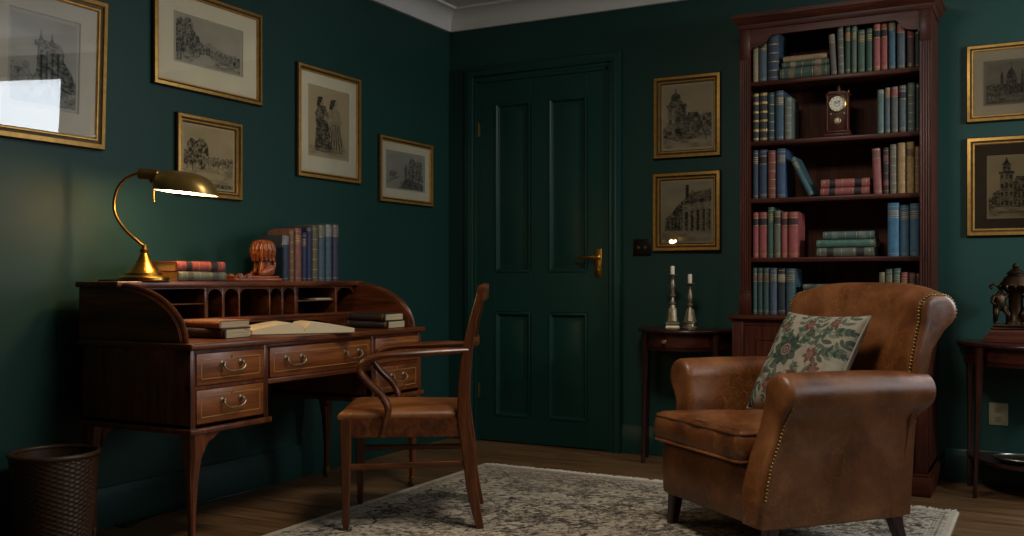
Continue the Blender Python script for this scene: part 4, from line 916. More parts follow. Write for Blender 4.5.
# ------------------------------------------------------------------ armchair
def inset_poly(P, d):
    n = len(P); out = []
    for i in range(n):
        a, b, c = Vector(P[i - 1]), Vector(P[i]), Vector(P[(i + 1) % n]); t = (c - a).normalized(); out.append(b + Vector((-t.y, t.x)) * d)
    return out
def round_poly(P, r, k=5):
    out = []; n = len(P)
    for i in range(n):
        a, b, c = Vector(P[i - 1]), Vector(P[i]), Vector(P[(i + 1) % n]); p0 = b + (a - b).normalized() * min(r, (a - b).length * .45); p1 = b + (c - b).normalized() * min(r, (c - b).length * .45)
        for q in range(k + 1): t = q / k; out.append(p0 * (1 - t) ** 2 + b * 2 * t * (1 - t) + p1 * t * t)
    den = []
    for i in range(len(out)):
        a, b = out[i], out[(i + 1) % len(out)]; den.append(a); L = (b - a).length; m = int(L / .03)
        for q in range(1, m + 1): den.append(a.lerp(b, q / (m + 1)))
    return den
CH_LOC = Vector((-.868, 3.72, .0125)); CH_ROT = R(-40)
def studs(name, pts, nrm, parent, step=.0125, r=.0052):
    m = MB(); acc = 0; pts = [Vector(p) for p in pts]; last = pts[0]; todo = 0.0
    for a, b in zip(pts, pts[1:]):
        L = (b - a).length; t = todo
        while t < L: m.ball(a.lerp(b, t / L) , r, u=8, v=6); t += step
        todo = t - L
    return m.build(name, BRASSD, parent, label='row of dark brass nail heads')

def build_armchair():
    A = thing('leather_armchair', 'tan leather club armchair with rolled arms, studded edges and a floral cushion', 'armchair', CH_LOC, (0, 0, CH_ROT))
    lw = darkw('Z')
    for sx in (-1, 1):
        for sy in (-1, 1):
            x, y = sx * .295, (-.275 if sy < 0 else .238); m = MB(); rg = []
            for t in range(6):
                f = t / 5; h = .028 - .011 * f; px = x + sx * .01 * f; py = y + sy * (.012 if sy < 0 else .045) * f * f; c = h * .3
                rg.append([Vector((px + u * h, py + v * h, .17 * (1 - f))) for u, v in [(.7, -1), (1, -.7), (1, .7), (.7, 1), (-.7, 1), (-1, .7), (-1, -.7), (-.7, -1)]])
            m.rings(rg); m.build('leg', lw, A)
    # seat base
    P = round_poly([(-.340, -.318), (.25, -.318), (.34, -.30), (.345, .268), (-.345, .268)], .03)
    m = MB(); m.rings([[(p.x, p.y, z) for p in inset_poly(P, d)] for d, z in ((.02, .116), (.006, .118), (0, .125), (-.003, .2), (-.003, .27), (.004, .31), (.02, .318))]); m.build('seat_base', LEATHER, A, ang=60)
    # arms
    def arm(s, yfr, ybk, sh):
        cx, cz, r = .335, .560, .071
        loop = [(.343, .124), (.351, .22), (.354, .32), (.353, .40), (.352, .445), (.357, .470)]
        loop += [(cx + r * math.cos(R(a)), cz + r * math.sin(R(a))) for a in range(-52, 196, 11)]
        loop += [(.252, .50), (.243, .44), (.24, .36), (.24, .25), (.24, .124)]
        # resample for even density
        n = len(loop); ctr = Vector((.312, .44)); rg = []
        # the front is a padded panel: it bulges a little and rolls over at its edge
        ys = [(yfr - .012, .55, 0), (yfr - .012, .80, 0), (yfr - .007, .93, 0), (yfr + .004, .99, 0), (yfr + .016, 1.0, 0)]
        L = ybk - yfr
        for q in range(1, 13): ys.append((yfr + .016 + (L - .016) * q / 12, 1.0, q / 12))
        for y, k, t in ys:
            ring = []
            for x, z in loop:
                dz = max(0, (z - .44) / .19); rr = Vector((x, z)); 
                if k < 1:   # inset towards the panel's spine
                    sp = Vector((.297 + .038 * max(0, min(1, (z - .42) / .13)), min(max(z, .165), .553))); d = rr - sp; L2 = d.length; rr = sp + d * (k if L2 > 1e-4 else 1)
                swell = .006 * math.sin(PI * t) * max(0, (rr.y - .5) / .13)
                f_ = max(0, min(1, (rr.y - .24) / .26)); f_ = f_ * f_ * (3 - 2 * f_); yy = min(y + sh * f_ * (1 - t), .272 + .058 * max(0, min(1, (rr.y - .45) / .04)))
                ring.append((s * rr.x, yy, rr.y + swell - .012 * t * max(0, (rr.y - .5) / .13)))
            rg.append(ring)
        m = MB(); m.rings(rg)
        o = m.build('armrest', LEATHER, A, ang=70)
        ss = lambda z: (lambda f: f * f * (3 - 2 * f))(max(0, min(1, (z - .24) / .26)))
        out = [(s * (x + (.003 if x > .3 else -.001)), yfr + .006 + sh * ss(z), z) for x, z in loop[1:-1]]
        if s > 0: studs('nailhead_trim', [q for q in out[:8]], None, o); studs('nailhead_trim', [q for q in out[:-1] if q[0] < .262 and q[2] < .5], None, o)
        return o
    arm(1, -.34, .33, .075); arm(-1, -.262, .33, .03)
    # loose seat cushion, its front wraps round the left arm
    P = round_poly([(-.340, -.352), (.236, -.352), (.238, .27), (-.238, .27), (-.238, -.276), (-.340, -.270)], .035)
    lv = ((.03, .313), (.012, .318), (0, .332), (-.006, .36), (-.007, .385), (-.002, .408), (.008, .422), (.02, .431))
    def seatz(x, y): return .020 * max(0, 1 - (x / .25) ** 2) * max(0, 1 - ((y + .1) / .28) ** 2)
    rg = [[(p.x, p.y, z) for p in inset_poly(P, d)] for d, z in lv]
    m = MB(); m.rings(rg)
    from mathutils import noise as mn
    for v in m.bm.verts: v.co += Vector((0, -1 if v.co.y < -.3 else 0, .4)) * (.007 * mn.noise(v.co * 14))
    # crowned top as a grid of shrinking rings
    base = inset_poly(P, .02); c = Vector((0, -.05)); rg = []
    for k in range(9):
        f = 1 - k / 8.5; rg.append([((c.x + (p.x - c.x) * f), (c.y + (p.y - c.y) * f), .431 + .024 * (1 - f * f)) for p in base])
    m.rings(rg)
    sc = m.build('seat_cushion', LEATHER, A, ang=60)
    for d, z in ((.003, .4185), (.0, .327)):
        m = MB(); m.tube([(p.x, p.y, z) for p in inset_poly(P, d)], .0052, 8, loop=True); m.build('piping', LEATHER, sc)
    # back
    cy, cz, r = .405, .862, .066
    prof = [(.20, .30), (.235, .42), (.265, .52), (.292, .62), (.312, .71), (.328, .78), (.338, .825)] + [(cy + r * math.cos(R(a)), cz + r * math.sin(R(a))) for a in range(172, -46, -12)] + [(.420, .79), (.392, .71), (.362, .62), (.322, .5), (.295, .38), (.278, .2), (.272, .126), (.19, .126)]
    rg = []; N = 24; ctr = Vector((.26, .6))
    xs = [(-.352, .0)] ; xs = []
    for q in range(N + 1): xs.append((-.350 + .70 * q / N))
    def ring(x, inset=0.0, dx=0.0):
        u = abs(x) / .35; out = []
        for y, z in prof:
            k = max(0, (z - .5) / .43)
            zz = z - k * .042 * u ** 4; yy = y - (.035 * u ** 3 * min(1, max(0, (z - .35) / .3)) if y < .40 else 0)
            if inset:
                sp = Vector((.235 + .09 * min(1, max(0, (z - .3) / .36)) if z < .72 else .36 if z < .8 else .40, min(max(z, .2), .845))); d = Vector((yy, zz)) - sp; v = sp + d * (1 - inset); yy, zz = v
            xx = x + dx; out.append((max(-.346, min(.346, xx)) if z < .56 else xx, yy, zz))
        return out
    R_ = [ring(-.35, .5, -.020), ring(-.35, .25, -.018), ring(-.35, .08, -.010)] + [ring(x) for x in xs] + [ring(.35, .08, .010), ring(.35, .25, .018), ring(.35, .5, .020)]
    m = MB(); m.rings(R_); bk = m.build('backrest', LEATHER, A, ang=70)
    for s in (-1, 1):
        pts = [Vector(p) for p in ring(s * .35)[3:24]]; studs('nailhead_trim', [p + Vector((s * .004, -.002, 0)) for p in pts], None, bk)
    return A

def build_cushion():
    rr = ray(806.7, 366.7); p = rr * 3.74; p.z += CAM_Z + .010
    C = thing('floral_cushion', 'square cream cushion with green leaf and red flower tapestry on the armchair', 'cushion', p, (R(-30), 0, R(-35)))
    n = 210; U, V = np.meshgrid(np.linspace(-1, 1, n), np.linspace(-1, 1, n)); S = .211
    pin = 1 - .07 * (1 - V ** 2); pin2 = 1 - .07 * (1 - U ** 2); X = U * S * pin; Z = V * S * pin2
    T = .066 * np.sqrt(np.clip(1 - U ** 4, 0, 1)) * np.sqrt(np.clip(1 - V ** 4, 0, 1)) + .004 * (fbm(X, Z, 9, 3, 3) - .5) * (1 - U ** 2) * (1 - V ** 2)
    # tapestry
    c = np.ones((n, n, 3)) * linarr('#968c78') * (.78 + .3 * fbm(X, Z, 70, 2, 8))[..., None]
    G1, G2, G3, RD, PK = [linarr(h) for h in ('#26382d', '#3d4f3d', '#5a6450', '#5e2c27', '#8d6c5f')]
    wob = .05 * (fbm(X, Z, 40, 2, 5) - .5)
    def put(m, col, k=.85): c[m] = c[m] * (1 - k) + col * k
    def leaf(x, y, a, L, w, col):
        ca, sa = math.cos(a), math.sin(a); u = ((U - x) * ca + (V - y) * sa) / L; v = (-(U - x) * sa + (V - y) * ca) / w
        m = (u > 0) & (u < 1) & (np.abs(v + wob * 6) < np.sin(np.clip(u, 0, 1) * PI) ** .8); put(m, col)
    def stem(pts, w, col):
        q = smooth_path([(a, b, 0) for a, b in pts], 10)
        for s in q: put(((U - s.x) ** 2 + (V - s.y) ** 2) < w * w, col)
        return q
    def sprig(pts, ln, col=G1, k=2, w=.055):
        q = stem(pts, .012, G2)
        for i in range(3, len(q) - 2, 3):
            d = q[i + 1] - q[i - 1]; a = math.atan2(d.y, d.x); f = 1 - .45 * i / len(q)
            for s in (-1, 1): leaf(q[i].x, q[i].y, a + s * .85, ln * f, w * f, [G1, G2, G1, G3][(i // 3) % 4])
        e = q[-1]; d = q[-1] - q[-3]; leaf(e.x, e.y, math.atan2(d.y, d.x), ln * .7, w * .8, col)
    def flower(x, y, r, pet, core, k=8):
        for i in range(k): a = 2 * PI * i / k + .2; leaf(x + .2 * r * math.cos(a), y + .2 * r * math.sin(a), a, r, r * .33, pet)
        put(((U - x) ** 2 + (V - y) ** 2) < (r * .42) ** 2, core); put(np.abs(np.hypot(U - x, V - y) - r * .25) < r * .06, G1 if core is PK else PK); put(np.hypot(U - x, V - y) < r * .12, RD)
    sprig([(-.2, .1), (-.05, .45), (-.25, .9)], .26); sprig([(-.2, .1), (-.55, .55), (-.85, .85)], .26); sprig([(-.25, 0), (-.65, -.1), (-.92, .25)], .24); sprig([(-.3, -.2), (-.62, -.5), (-.85, -.9)], .26)
    sprig([(.15, .2), (.3, .55), (.2, .92)], .26); sprig([(.3, .2), (.62, .5), (.82, .92)], .28); sprig([(.3, 0), (.7, .1), (.92, .35)], .22); sprig([(.2, -.2), (.1, -.6), (.3, -.92)], .25); sprig([(.3, -.1), (.65, -.5), (.9, -.85)], .26); sprig([(-.1, -.3), (-.25, -.65), (-.2, -.93)], .24)
    for x, y, dx, dy in ((-.75, .2, -.15, .45), (-.6, -.25, -.35, -.2), (-.4, -.35, -.1, -.5), (.0, -.1, .15, -.35), (.45, -.35, .1, -.5), (.55, .15, .4, .0), (.45, .45, .1, .45), (0, .25, .12, .3), (-.5, .35, -.1, .5), (-.12, .5, .15, .4), (.65, .55, .28, .05), (.75, -.3, .2, -.25), (-.85, -.55, -.05, -.35), (-.85, .55, .0, .4)):
        sprig([(x, y), (x + dx * .5 + .03, y + dy * .5), (x + dx, y + dy)], .14, w=.036)
    flower(-.32, .12, .30, G1, PK, 9); flower(.36, .05, .15, RD, PK, 6); flower(.55, -.22, .13, RD, PK, 6); flower(-.45, -.62, .13, RD, PK, 6); flower(.02, .68, .12, RD, PK, 6); flower(-.62, .62, .10, RD, PK, 6); flower(.58, .75, .1, RD, PK, 6); flower(.05, -.42, .14, RD, PK, 6); flower(-.8, -.35, .1, RD, PK, 5); flower(.85, -.55, .1, RD, PK, 5)
    c *= (.9 + .2 * ((np.arange(n)[:, None] + np.arange(n)[None, :]) % 2))[..., None]
    P = np.concatenate([np.stack([X, -T, Z], -1).reshape(-1, 3), np.stack([X[:, ::-1], T[:, ::-1], Z[:, ::-1]], -1).reshape(-1, 3)])
    cb = np.ones((n, n, 3)) * linarr('#8f8672'); col = np.concatenate([c.reshape(-1, 3), cb.reshape(-1, 3)])
    idx = np.arange(n * n).reshape(n, n); q = np.stack([idx[:-1, :-1], idx[:-1, 1:], idx[1:, 1:], idx[1:, :-1]], -1).reshape(-1, 4); q = np.concatenate([q, q + n * n])
    me = bpy.data.meshes.new('tapestry_cover'); me.from_pydata(P.tolist(), [], q.tolist()); me.polygons.foreach_set('use_smooth', np.ones(len(q), dtype=bool))
    paint_attr(me, np.concatenate([col, np.ones((len(col), 1))], -1)); me.materials.append(attr_mat('tapestry', .9, .35, 700))
    o = bpy.data.objects.new('tapestry_cover', me); COL.objects.link(o); o.parent = C
    ed = [(X[0, i], Z[0, i]) for i in range(0, n - 1, 3)] + [(X[i, -1], Z[i, -1]) for i in range(0, n - 1, 3)] + [(X[-1, i], Z[-1, i]) for i in range(n - 1, 0, -3)] + [(X[i, 0], Z[i, 0]) for i in range(n - 1, 0, -3)]
    m = MB(); m.tube([(a, 0, b) for a, b in ed], .0045, 8, loop=True); m.build('piping', plain('cushion_welt', hx('#8a816c'), .85, 0, .1), C)

# ------------------------------------------------------------------ rug
def build_rug():
    x0, x1, y0, y1 = -2.557, -.325, 1.43, 4.43; w, h = x1 - x0, y1 - y0; T = .012
    G = thing('patterned_rug', 'large faded cream and charcoal floral rug under the armchair and desk chair', 'rug', ((x0 + x1) / 2, (y0 + y1) / 2, 0))
    W, H = 560, 760; X, Y = np.meshgrid(np.linspace(-w / 2, w / 2, W), np.linspace(-h / 2, h / 2, H))
    e = np.minimum(w / 2 - np.abs(X), h / 2 - np.abs(Y)); ax, ay = np.abs(X), np.abs(Y)
    wx = X + .035 * (fbm(X, Y, 7, 3, 1) - .5); wy = Y + .035 * (fbm(X, Y, 7, 3, 2) - .5)
    ink = np.zeros_like(X); mid = np.zeros_like(X)
    def ros(cx, cy, r, k, x, y, ph=0):
        rr = np.hypot(x - cx, y - cy); th = np.arctan2(y - cy, x - cx); R0 = r * (.74 + .26 * np.cos(k * th + ph)); q = rr / R0
        i = ((q > .82) & (q < 1.02)) | ((q > .40) & (q < .52)) | (rr < r * .12); m_ = (q <= .82) & (q > .52); return i, m_
    def field(sp, r, k, ox=0, oy=0, stag=True):
        xx = wx - ox; yy = wy - oy; row = np.floor(yy / sp); off = (row % 2) * sp / 2 if stag else 0; cx = (np.floor((xx + off) / sp) + .5) * sp - off; cy = (row + .5) * sp
        return ros(cx, cy, r, k, xx, yy)
    fld = e > .36; brd = (e > .085) & (e < .30)
    for sp, r, k, ox, oy in ((.24, .080, 8, 0, 0), (.24, .045, 6, .12, .0), (.12, .022, 5, .06, .06)):
        i, m_ = field(sp, r, k, ox, oy); ink = np.where(fld & i, 1, ink); mid = np.where(fld & m_, .8, mid)
    for a, b, sc in ((wx, wy, .24), (wy, wx, .24)):
        for k in range(2):
            ph = k * PI; v = np.mod(b + .5 * sc * 0 + .04 * np.sin(2 * PI * a / sc + ph), sc / 1.0) - sc / 2; ink = np.where(fld & (np.abs(v) < .0045) & (fbm(X, Y, 6, 2, 41) > .47), 1, ink)
            lf = np.abs(v - .022 * np.sin(2 * PI * a / .085)) < .011 * np.clip(np.sin(2 * PI * a / .085 + .8), 0, 1); ink = np.where(fld & lf, 1, ink)
    con = np.abs(np.mod(fbm(X, Y, 11, 3, 11) * 9, 1) - .5); ink = np.where(fld & (con < .09) & (fbm(X, Y, 6, 2, 19) > .47), .9, ink)
    # border: alternate rosettes on a scrolling vine
    s_ = np.where((w / 2 - ax) < (h / 2 - ay), wy, wx); d = e + (wx - X) - .193; sp = .29
    cs = (np.floor(s_ / sp) + .5) * sp; i, m_ = ros(cs, 0 * cs, .082, 8, s_, d); ink = np.where(brd & i, 1, ink); mid = np.where(brd & m_, .9, mid)
    cs2 = np.floor(s_ / sp + .5) * sp; i, m_ = ros(cs2, 0 * cs2, .05, 5, s_, d); ink = np.where(brd & i, 1, ink)
    v = d - .065 * np.sin(2 * PI * s_ / sp); ink = np.where(brd & (np.abs(v) < .007), 1, ink); v = d + .065 * np.sin(2 * PI * s_ / sp); ink = np.where(brd & (np.abs(v) < .006), 1, ink)
    con = np.abs(np.mod(fbm(X, Y, 13, 3, 15) * 8, 1) - .5); ink = np.where(brd & (con < .10), .85, ink)
    for a, b in ((.045, .052), (.072, .078), (.304, .310), (.348, .353)): ink = np.where((e > a) & (e < b), .6, ink)
    blot = fbm(X, Y, 44, 3, 45); clus = fbm(X, Y, 5, 2, 47); ink = np.where((e > .085) & (blot > .64 - .05 * (clus > .52)) & (clus > .42), .9, ink); sq = np.abs(fbm(X, Y, 24, 3, 61) - .5); ink = np.where((e > .03) & (sq < .020) & (clus > .40), .95, ink); sq = np.abs(fbm(X, Y, 15, 2, 63) - .5); ink = np.where((e > .03) & (sq < .014), .7, ink); mid = np.where((e > .03) & (fbm(X, Y, 36, 3, 49) > .58), .6, mid)
    tri = (e > .315) & (e < .343); ink = np.where(tri & (np.mod(s_, .05) < .022), .8, ink); ink = np.where((e > .056) & (e < .068) & (np.mod(s_, .03) < .013), .7, ink)
    wear = np.clip(.5 + 1.1 * fbm(X, Y, 2.4, 4, 21), .25, 1) * np.clip(.45 + .9 * fbm(X, Y, 60, 2, 23), 0, 1.1)
    base = linarr('#bdae97') * (.82 + .36 * fbm(X, Y, 3, 3, 25))[..., None] * (.9 + .2 * fbm(X, Y, 90, 2, 26))[..., None]
    md = linarr('#7d7468'); dk = linarr('#2a2420')
    m1 = (mid * .55 * wear)[..., None]; m2 = (np.clip(ink, 0, 1) * wear * .95)[..., None]; c = base * (1 - m1) + md * m1; c = c * (1 - m2) + dk * m2
    Zs = np.full_like(X, T) - .004 * (e < .004)
    me = grid_mesh('woven_field', np.stack([X, Y, Zs], -1), X.shape); paint_attr(me, np.concatenate([c, np.ones(c.shape[:2] + (1,))], -1)); me.materials.append(attr_mat('rug_pile', .95, .5, 500))
    o = bpy.data.objects.new('woven_field', me); COL.objects.link(o); o.parent = G
    m = MB(); RB = plain('rug_edge', hx('#968b78'), .95, 0, .15, 60); m.box((-w / 2, -h / 2, .001), (w / 2, h / 2, T - .005)); m.build('backing', RB, G)
    FR = plain('rug_fringe_thread', hx('#d0c6b2'), .95, 0, .12, 80)
    for s in (-1, 1):
        b = bmesh.new(); k = 0; x = -w / 2 + .004; rr = random.Random(3 + s)
        while x < w / 2 - .004:
            L = .055 + .025 * rr.random(); dx = (rr.random() - .5) * .02; yy = s * (h / 2 - .003); wv = .003
            pts = [(x, yy, .009), (x + dx * .4, yy + s * L * .5, .006), (x + dx, yy + s * L, .0025)]
            vs = [(b.verts.new((p[0] - wv, p[1], p[2])), b.verts.new((p[0], p[1], p[2] + .0025)), b.verts.new((p[0] + wv, p[1], p[2]))) for p in pts]
            for i in range(2):
                for j in range(2): b.faces.new([vs[i][j], vs[i][j + 1], vs[i + 1][j + 1], vs[i + 1][j]])
            x += .0065 + .002 * rr.random()
        m = MB(); m._merge(b); m.build('fringe', FR, G, kind='stuff')

# ------------------------------------------------------------------ side tables and what stands on them
def demilune(label, cx, a, b, top, apron, legs, knob_x, shelf=None, group=None):
    T = thing('half_moon_table', label, 'side table', (cx, YB - .024, 0), 0, group); w = darkw('X'); wz = darkw('Z'); t = .02
    def half(a_, b_, n=28, y=0): return [(a_ * math.cos(PI * k / n), -b_ * math.sin(PI * k / n) + y) for k in range(n + 1)]
    m = MB(); b0 = MB(); P = [Vector(p) for p in half(a, b)]; rg = []
    for d, z in ((.008, top - t), (.001, top - t + .004), (0, top - t + .010), (.002, top - .003), (.008, top)): k = 1 - d / a; rg.append([(p.x * k, p.y * k, z) for p in P])
    m.rings(rg); m.build('tabletop', w, T, ang=60)
    ai, bi = a - .035, b - .035; m = MB(); m.prism(half(ai, bi), 'Z', top - t - apron, top - t); m.prism(half(ai + .004, bi + .004), 'Z', top - t - apron - .004, top - t - apron + .006); m.build('apron', w, T, ang=50)
    P = half(ai + .005, bi + .005); seg = [p for p in P if abs(p[0]) < a * .62]; m = MB()
    inn = [(x * .96, y * .96) for x, y in seg]; m.prism(seg + inn[::-1], 'Z', top - t - apron + .014, top - t - .010); dr = m.build('drawer', burr_d, T, ang=50)
    m = MB(); ky = -(bi + .005) * math.sqrt(1 - (knob_x / (ai + .005)) ** 2); m.lathe([(.008, 0), (.009, .002), (.004, .005), (.004, .010), (.010, .015), (.009, .020), (.001, .022)], 16, c=(knob_x, ky, top - t - apron / 2), axis=(0, -1, 0)); m.build('knob', PEWTER, dr, label='pale metal knob')
    for x, y, sx, sy in legs:
        m = MB(); cabriole(m, (x, y, top - t), (x + sx, y + sy, 0), .036, .017, (0, 0)); m.build('leg', wz, T)
    if shelf: m = MB(); z = shelf; m.prism(half(ai - .01, bi - .01, y=-.0), 'Z', z - .016, z, bev=.002); m.build('lower_shelf', w, T)
    return T
burr_d = wood('dark_figured', hx('#1c0a07'), hx('#3c180f'), hx('#582818'), 'X')
def build_tables():
    demilune('dark half-moon side table between the door and the bookcase, holding two candlesticks', -1.665, .285, .345, .70, .085, [(-.235, -.06, -.005, 0), (.235, -.06, .005, 0), (-.185, -.215, -.012, -.015), (.185, -.215, .012, -.015)], -.05)
    demilune('dark half-moon side table at the right edge of the picture, holding a bronze figure clock', -.035, .355, .43, .674, .075, [(-.29, -.06, -.005, 0), (.29, -.06, .005, 0), (-.235, -.30, -.02, -.03), (.235, -.30, .02, -.03)], .06, shelf=.155)

def build_candlesticks():
    def cs(px, v_top, y, label, H, kind, rot):
        p = on_y(px, 320, y); C = thing('candlestick', label, 'candlestick', (p.x, y, .7005), rot, 'candlesticks on the half-moon table'); m = MB()
        if kind == 0:
            m.lathe([(.036, 0), (.036, .006), (.033, .009), (.033, .022), (.036, .026), (.033, .032), (.026, .036)], mi=0, square=True)
            pr = [(.028, .036), (.026, .05), (.024, .075), (.018, .10), (.014, .115), (.020, .122), (.012, .130), (.009, .150), (.017, .158), (.017, .163), (.009, .170), (.012, .19), (.015, .205), (.011, .228), (.008, .240), (.012, .246), (.007, .252)]
        else:
            m.lathe([(.041, 0), (.043, .004), (.041, .008), (.032, .012), (.030, .026), (.037, .030), (.037, .036), (.030, .040)], 32)
            pr = [(.030, .040), (.025, .055), (.020, .075), (.015, .09), (.010, .098), (.017, .104), (.017, .110), (.009, .116), (.014, .126), (.016, .142), (.010, .165), (.007, .180), (.011, .186), (.007, .190)]
        k = (H - pr[0][1]) / (pr[-1][1] - pr[0][1]); q = 8 if kind == 0 else 28
        z0 = pr[0][1]; pr = [(r, z0 + (z - z0) * k) for r, z in pr]; m.lathe(pr, 32)
        zt = pr[-1][1]; m.lathe([(.006, zt), (.018, zt + .003), (.034, zt + .007), (.035, zt + .010), (.014, zt + .009), (.014, zt + .012)], 32)
        # leaf ribs round the lower stem
        for j in range(8):
            a = j * PI / 4; r0, r1 = pr[0][0], pr[3][0]; m.tube([(r0 * math.cos(a), r0 * math.sin(a), pr[0][1]), ((r0 + r1) / 2 * 1.02 * math.cos(a), (r0 + r1) / 2 * 1.02 * math.sin(a), pr[1][1] + .006), (r1 * 1.05 * math.cos(a), r1 * 1.05 * math.sin(a), pr[3][1])], .0035, 6)
        m.build('stick', PEWTER, C, ang=45)
        c = MB(); zc = zt + .009; zend = on_y(px, v_top, y).z - .7005; c.lathe([(.0105, zc), (.0112, zc + .01), (.0108, zend - .004), (.009, zend), (.003, zend - .002), (.001, zend - .002)], 20); cd_ = c.build('candle', IVORY, C)
        c = MB(); c.tube([(0, 0, zend - .003), (.0008, 0, zend + .004)], .0011, 6); c.build('wick', BLACK, cd_)
    cs(672.5, 266, 4.965, 'taller antique silver candlestick with square foot and white candle stub, left', .268, 0, R(20))
    cs(690, 274, 4.955, 'shorter antique silver candlestick with round foot and white candle stub, right', .222, 1, 0)

def build_figure_clock():
    cx = -.135; y = 4.95; z = .6745
    S = thing('bronze_figure_ornament', 'dark bronze ornament of figures under a domed urn on a stepped wooden base', 'ornament', (cx, y, z)); S.scale = (1.12, 1.05, 1.0)
    w = mahog('X'); m = MB(); m.lathe([(.105, 0), (.108, .004), (.108, .018), (.100, .024), (.092, .030), (.090, .048), (.084, .056)], square=True); m.xf(Matrix.Diagonal((1.05, .75, 1, 1))); m.build('wooden_base', w, S, ang=20)
    m = MB(); m.box((-.086, -.058, .056), (.086, .058, .066), .003); m.box((-.078, -.052, .066), (.078, .052, .080), .004); m.build('bronze_plinth', BRONZE, S)
    m = MB(); m.lathe([(.001, .08), (.040, .08), (.036, .09), (.028, .10), (.026, .14), (.026, .20), (.034, .222), (.05, .236), (.058, .246), (.060, .252), (.056, .262), (.048, .272), (.044, .284), (.030, .296), (.030, .301), (.036, .304), (.028, .312), (.018, .322), (.010, .328), (.013, .336), (.010, .345), (.001, .352)], 32)
    for k in range(12): a = k * PI / 6; m.tube([(.059 * math.cos(a), .059 * math.sin(a), .250), (.064 * math.cos(a), .064 * math.sin(a), .243), (.054 * math.cos(a), .054 * math.sin(a), .232)], .005, 6)
    m.build('domed_urn', BRONZE, S)
    V = [(0, 0, .075), (0, 0, .105), (0, 0, .125), (0, -.002, .137), (0, -.004, .152), (-.018, 0, .070), (-.022, -.024, .045), (-.022, -.018, .006), (.016, 0, .070), (.020, -.010, .040), (.018, .004, .006), (-.024, 0, .124), (-.040, -.012, .140), (-.034, -.012, .165), (.024, 0, .122), (.038, -.014, .100), (.028, -.026, .085), (-.024, -.032, .004), (.018, -.012, .004)]
    E = [(0, 1), (1, 2), (2, 3), (3, 4), (0, 5), (5, 6), (6, 7), (0, 8), (8, 9), (9, 10), (2, 11), (11, 12), (12, 13), (2, 14), (14, 15), (15, 16), (7, 17), (10, 18)]
    rad = [.022, .020, .021, .009, .016, .015, .011, .008, .015, .011, .008, .010, .008, .006, .010, .008, .006, .006, .006]
    fig = skin_fig(V, E, rad)
    for s in (-1, 1):
        m = MB(); m.mesh(fig, 0, Matrix.Translation((s * .055, -.02, .0795)) @ Matrix.Rotation(R(-25 * s), 4, 'Z') @ Matrix.Diagonal((s, 1, 1, 1)))
        bmesh.ops.recalc_face_normals(m.bm, faces=m.bm.faces[:]); m.build('bronze_figure', BRONZE, S, ang=80)
    m = MB(); m.tube(smooth_path([(-.058, -.015, .246), (-.082, -.02, .258), (-.09, -.02, .246), (-.082, -.02, .236)], 4), .005, 8); m.tube(smooth_path([(.058, -.015, .246), (.082, -.02, .258), (.09, -.02, .246), (.082, -.02, .236)], 4), .005, 8); m.build('scroll_handle', BRONZE, S)

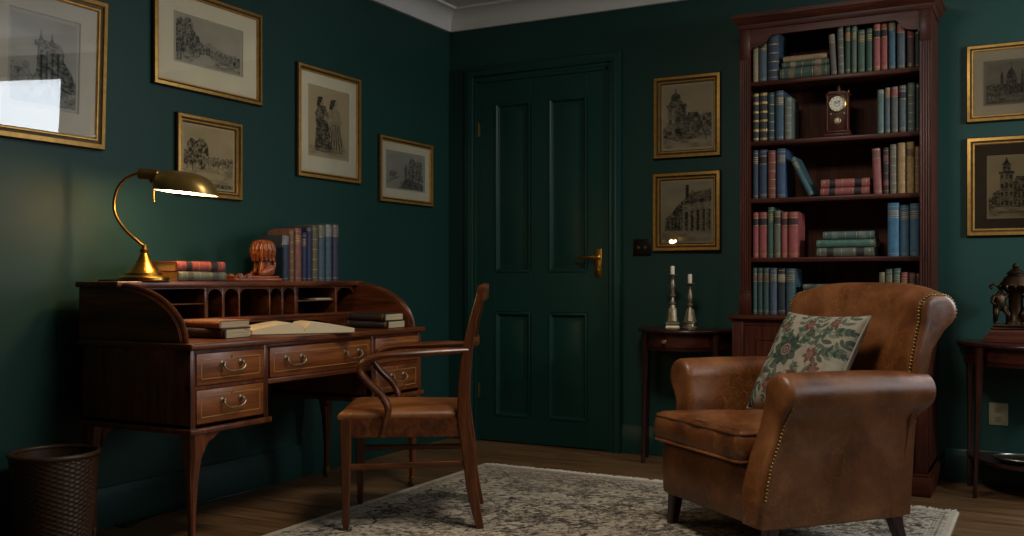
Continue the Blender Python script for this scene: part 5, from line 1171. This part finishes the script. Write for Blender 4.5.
def build_small():
    # dark switch plate
    p = on_y(642.5, 247.5, YB); S = thing('light_switch', 'dark bronze light switch plate on the green wall beside the lower print', 'switch', (p.x, YB, p.z))
    m = MB(); m.box((-.052, -.008, -.046), (.052, 0, .046), .003); m.build('plate', plain('dark_bronze_plate', hx('#17130f'), .4, .6, .1), S)
    for s in (-1, 1): m = MB(); m.lathe([(.008, 0), (.008, .003), (.003, .004), (.0035, .014), (.001, .016)], 12, c=(s * .02, -.007, 0), axis=(0, -1, .5)); m.build('toggle', BRASSD, S)
    p = on_y(998.5, 414, YB); S = thing('wall_socket', 'pale wall socket plate low on the green wall under the right table', 'socket', (p.x, YB, p.z))
    m = MB(); m.box((-.04, -.007, -.052), (.04, 0, .052), .003); m.build('plate', plain('cream_plastic', hx('#8d8468'), .45, 0, .05), S)
    for z in (-.022, .022):
        m = MB(); m.box((-.016, -.009, z - .014), (.016, -.006, z + .014), .003); f = m.build('outlet', plain('cream_plastic_2', hx('#7d745a'), .45, 0, .05), S)
        m = MB()
        for x in (-.006, .006): m.box((x - .0012, -.0094, z - .001), (x + .0012, -.0088, z + .008))
        m.ball((0, -.009, z - .007), .0022, u=8, v=6); m.build('slot', BLACK, f)
    c = on_z(996, 342, .6745); m = MB(); m.box((-.035, -.022, 0), (.035, .022, .004), .001); m.box((-.033, -.02, .004), (.033, .02, .006), .0008); m.xf(Matrix.Translation((c.x + .005, c.y + .03, .6745))); tag(m.build('note_card', plain('card_white', hx('#a89f8e'), .8, 0, .05)), 'small pale card packet lying in front of the bronze ornament', 'card')
    t = thing('silver_tray', 'oval silvery tray with raised rim on the lower shelf of the right table', 'tray', (-.10, 4.87, .1555)); m = MB()
    m.lathe([(.001, 0), (.075, 0), (.085, .004), (.105, .016), (.110, .022), (.107, .023), (.098, .014), (.08, .007), (.001, .005)], 40); m.xf(Matrix.Diagonal((1.15, .85, 1, 1))); m.build('dish', metal('tarnished_silver', hx('#9a958a')), t)
    m = MB(); m.tube([(1.15 * .1085 * math.cos(2 * PI * k / 60), .85 * .1085 * math.sin(2 * PI * k / 60), .0225) for k in range(60)], [.003 + .001 * (k % 2) for k in range(60)], 8, loop=True); m.build('beaded_rim', metal('tarnished_silver', hx('#9a958a')), t)

# ------------------------------------------------------------------ light
def build_light():
    w = bpy.data.worlds.new('world'); scene.world = w; w.use_nodes = True; b = w.node_tree.nodes['Background']; b.inputs[0].default_value = (.62, .72, .80, 1); b.inputs[1].default_value = 1.6
    def area(name, loc, target, sx, sy, e, col, spread=180):
        l = bpy.data.lights.new(name, 'AREA'); l.shape = 'RECTANGLE'; l.size = sx; l.size_y = sy; l.energy = e; l.color = col; l.spread = R(spread)
        o = bpy.data.objects.new(name, l); COL.objects.link(o); o.location = loc; o.rotation_euler = (Vector(target) - Vector(loc)).to_track_quat('-Z', 'Y').to_euler(); return o
    area('ceiling_light', (-1.05, 2.75, 2.46), (-1.05, 3.0, 0), .55, .55, 28, (1, .93, .84))
    area('back_wall_fill', (1.72, 3.75, 1.95), (-.05, YB, 1.45), 0.25, 0.25, 10, (.95, .97, 1), 95)  # added fill without a fixture, brightens the back wall right of the bookcase
    area('daylight_right', (XR + .03, 3.6, 1.6), (XL, 3.4, 1.0), 1.3, 1.3, 11, (.80, .9, 1))
    area('daylight_back', (1.04, YB + .12, 1.615), (1.04, 0, 1.0), 1.2, 1.3, 44, (.84, .92, 1))
    scene.view_settings.view_transform = 'Standard'; scene.view_settings.look = 'None'; scene.view_settings.exposure = 0; scene.view_settings.gamma = 1

build_room(); build_door(); build_pictures(); build_desk(); build_desk_books(); build_desk_chair(); build_lamp(); build_basket(); build_leads(); build_bookend()
build_bookcase(); build_shelf_books(); build_shelf_clock(); build_armchair(); build_cushion(); build_rug(); build_tables(); build_candlesticks(); build_figure_clock(); build_small(); build_light()
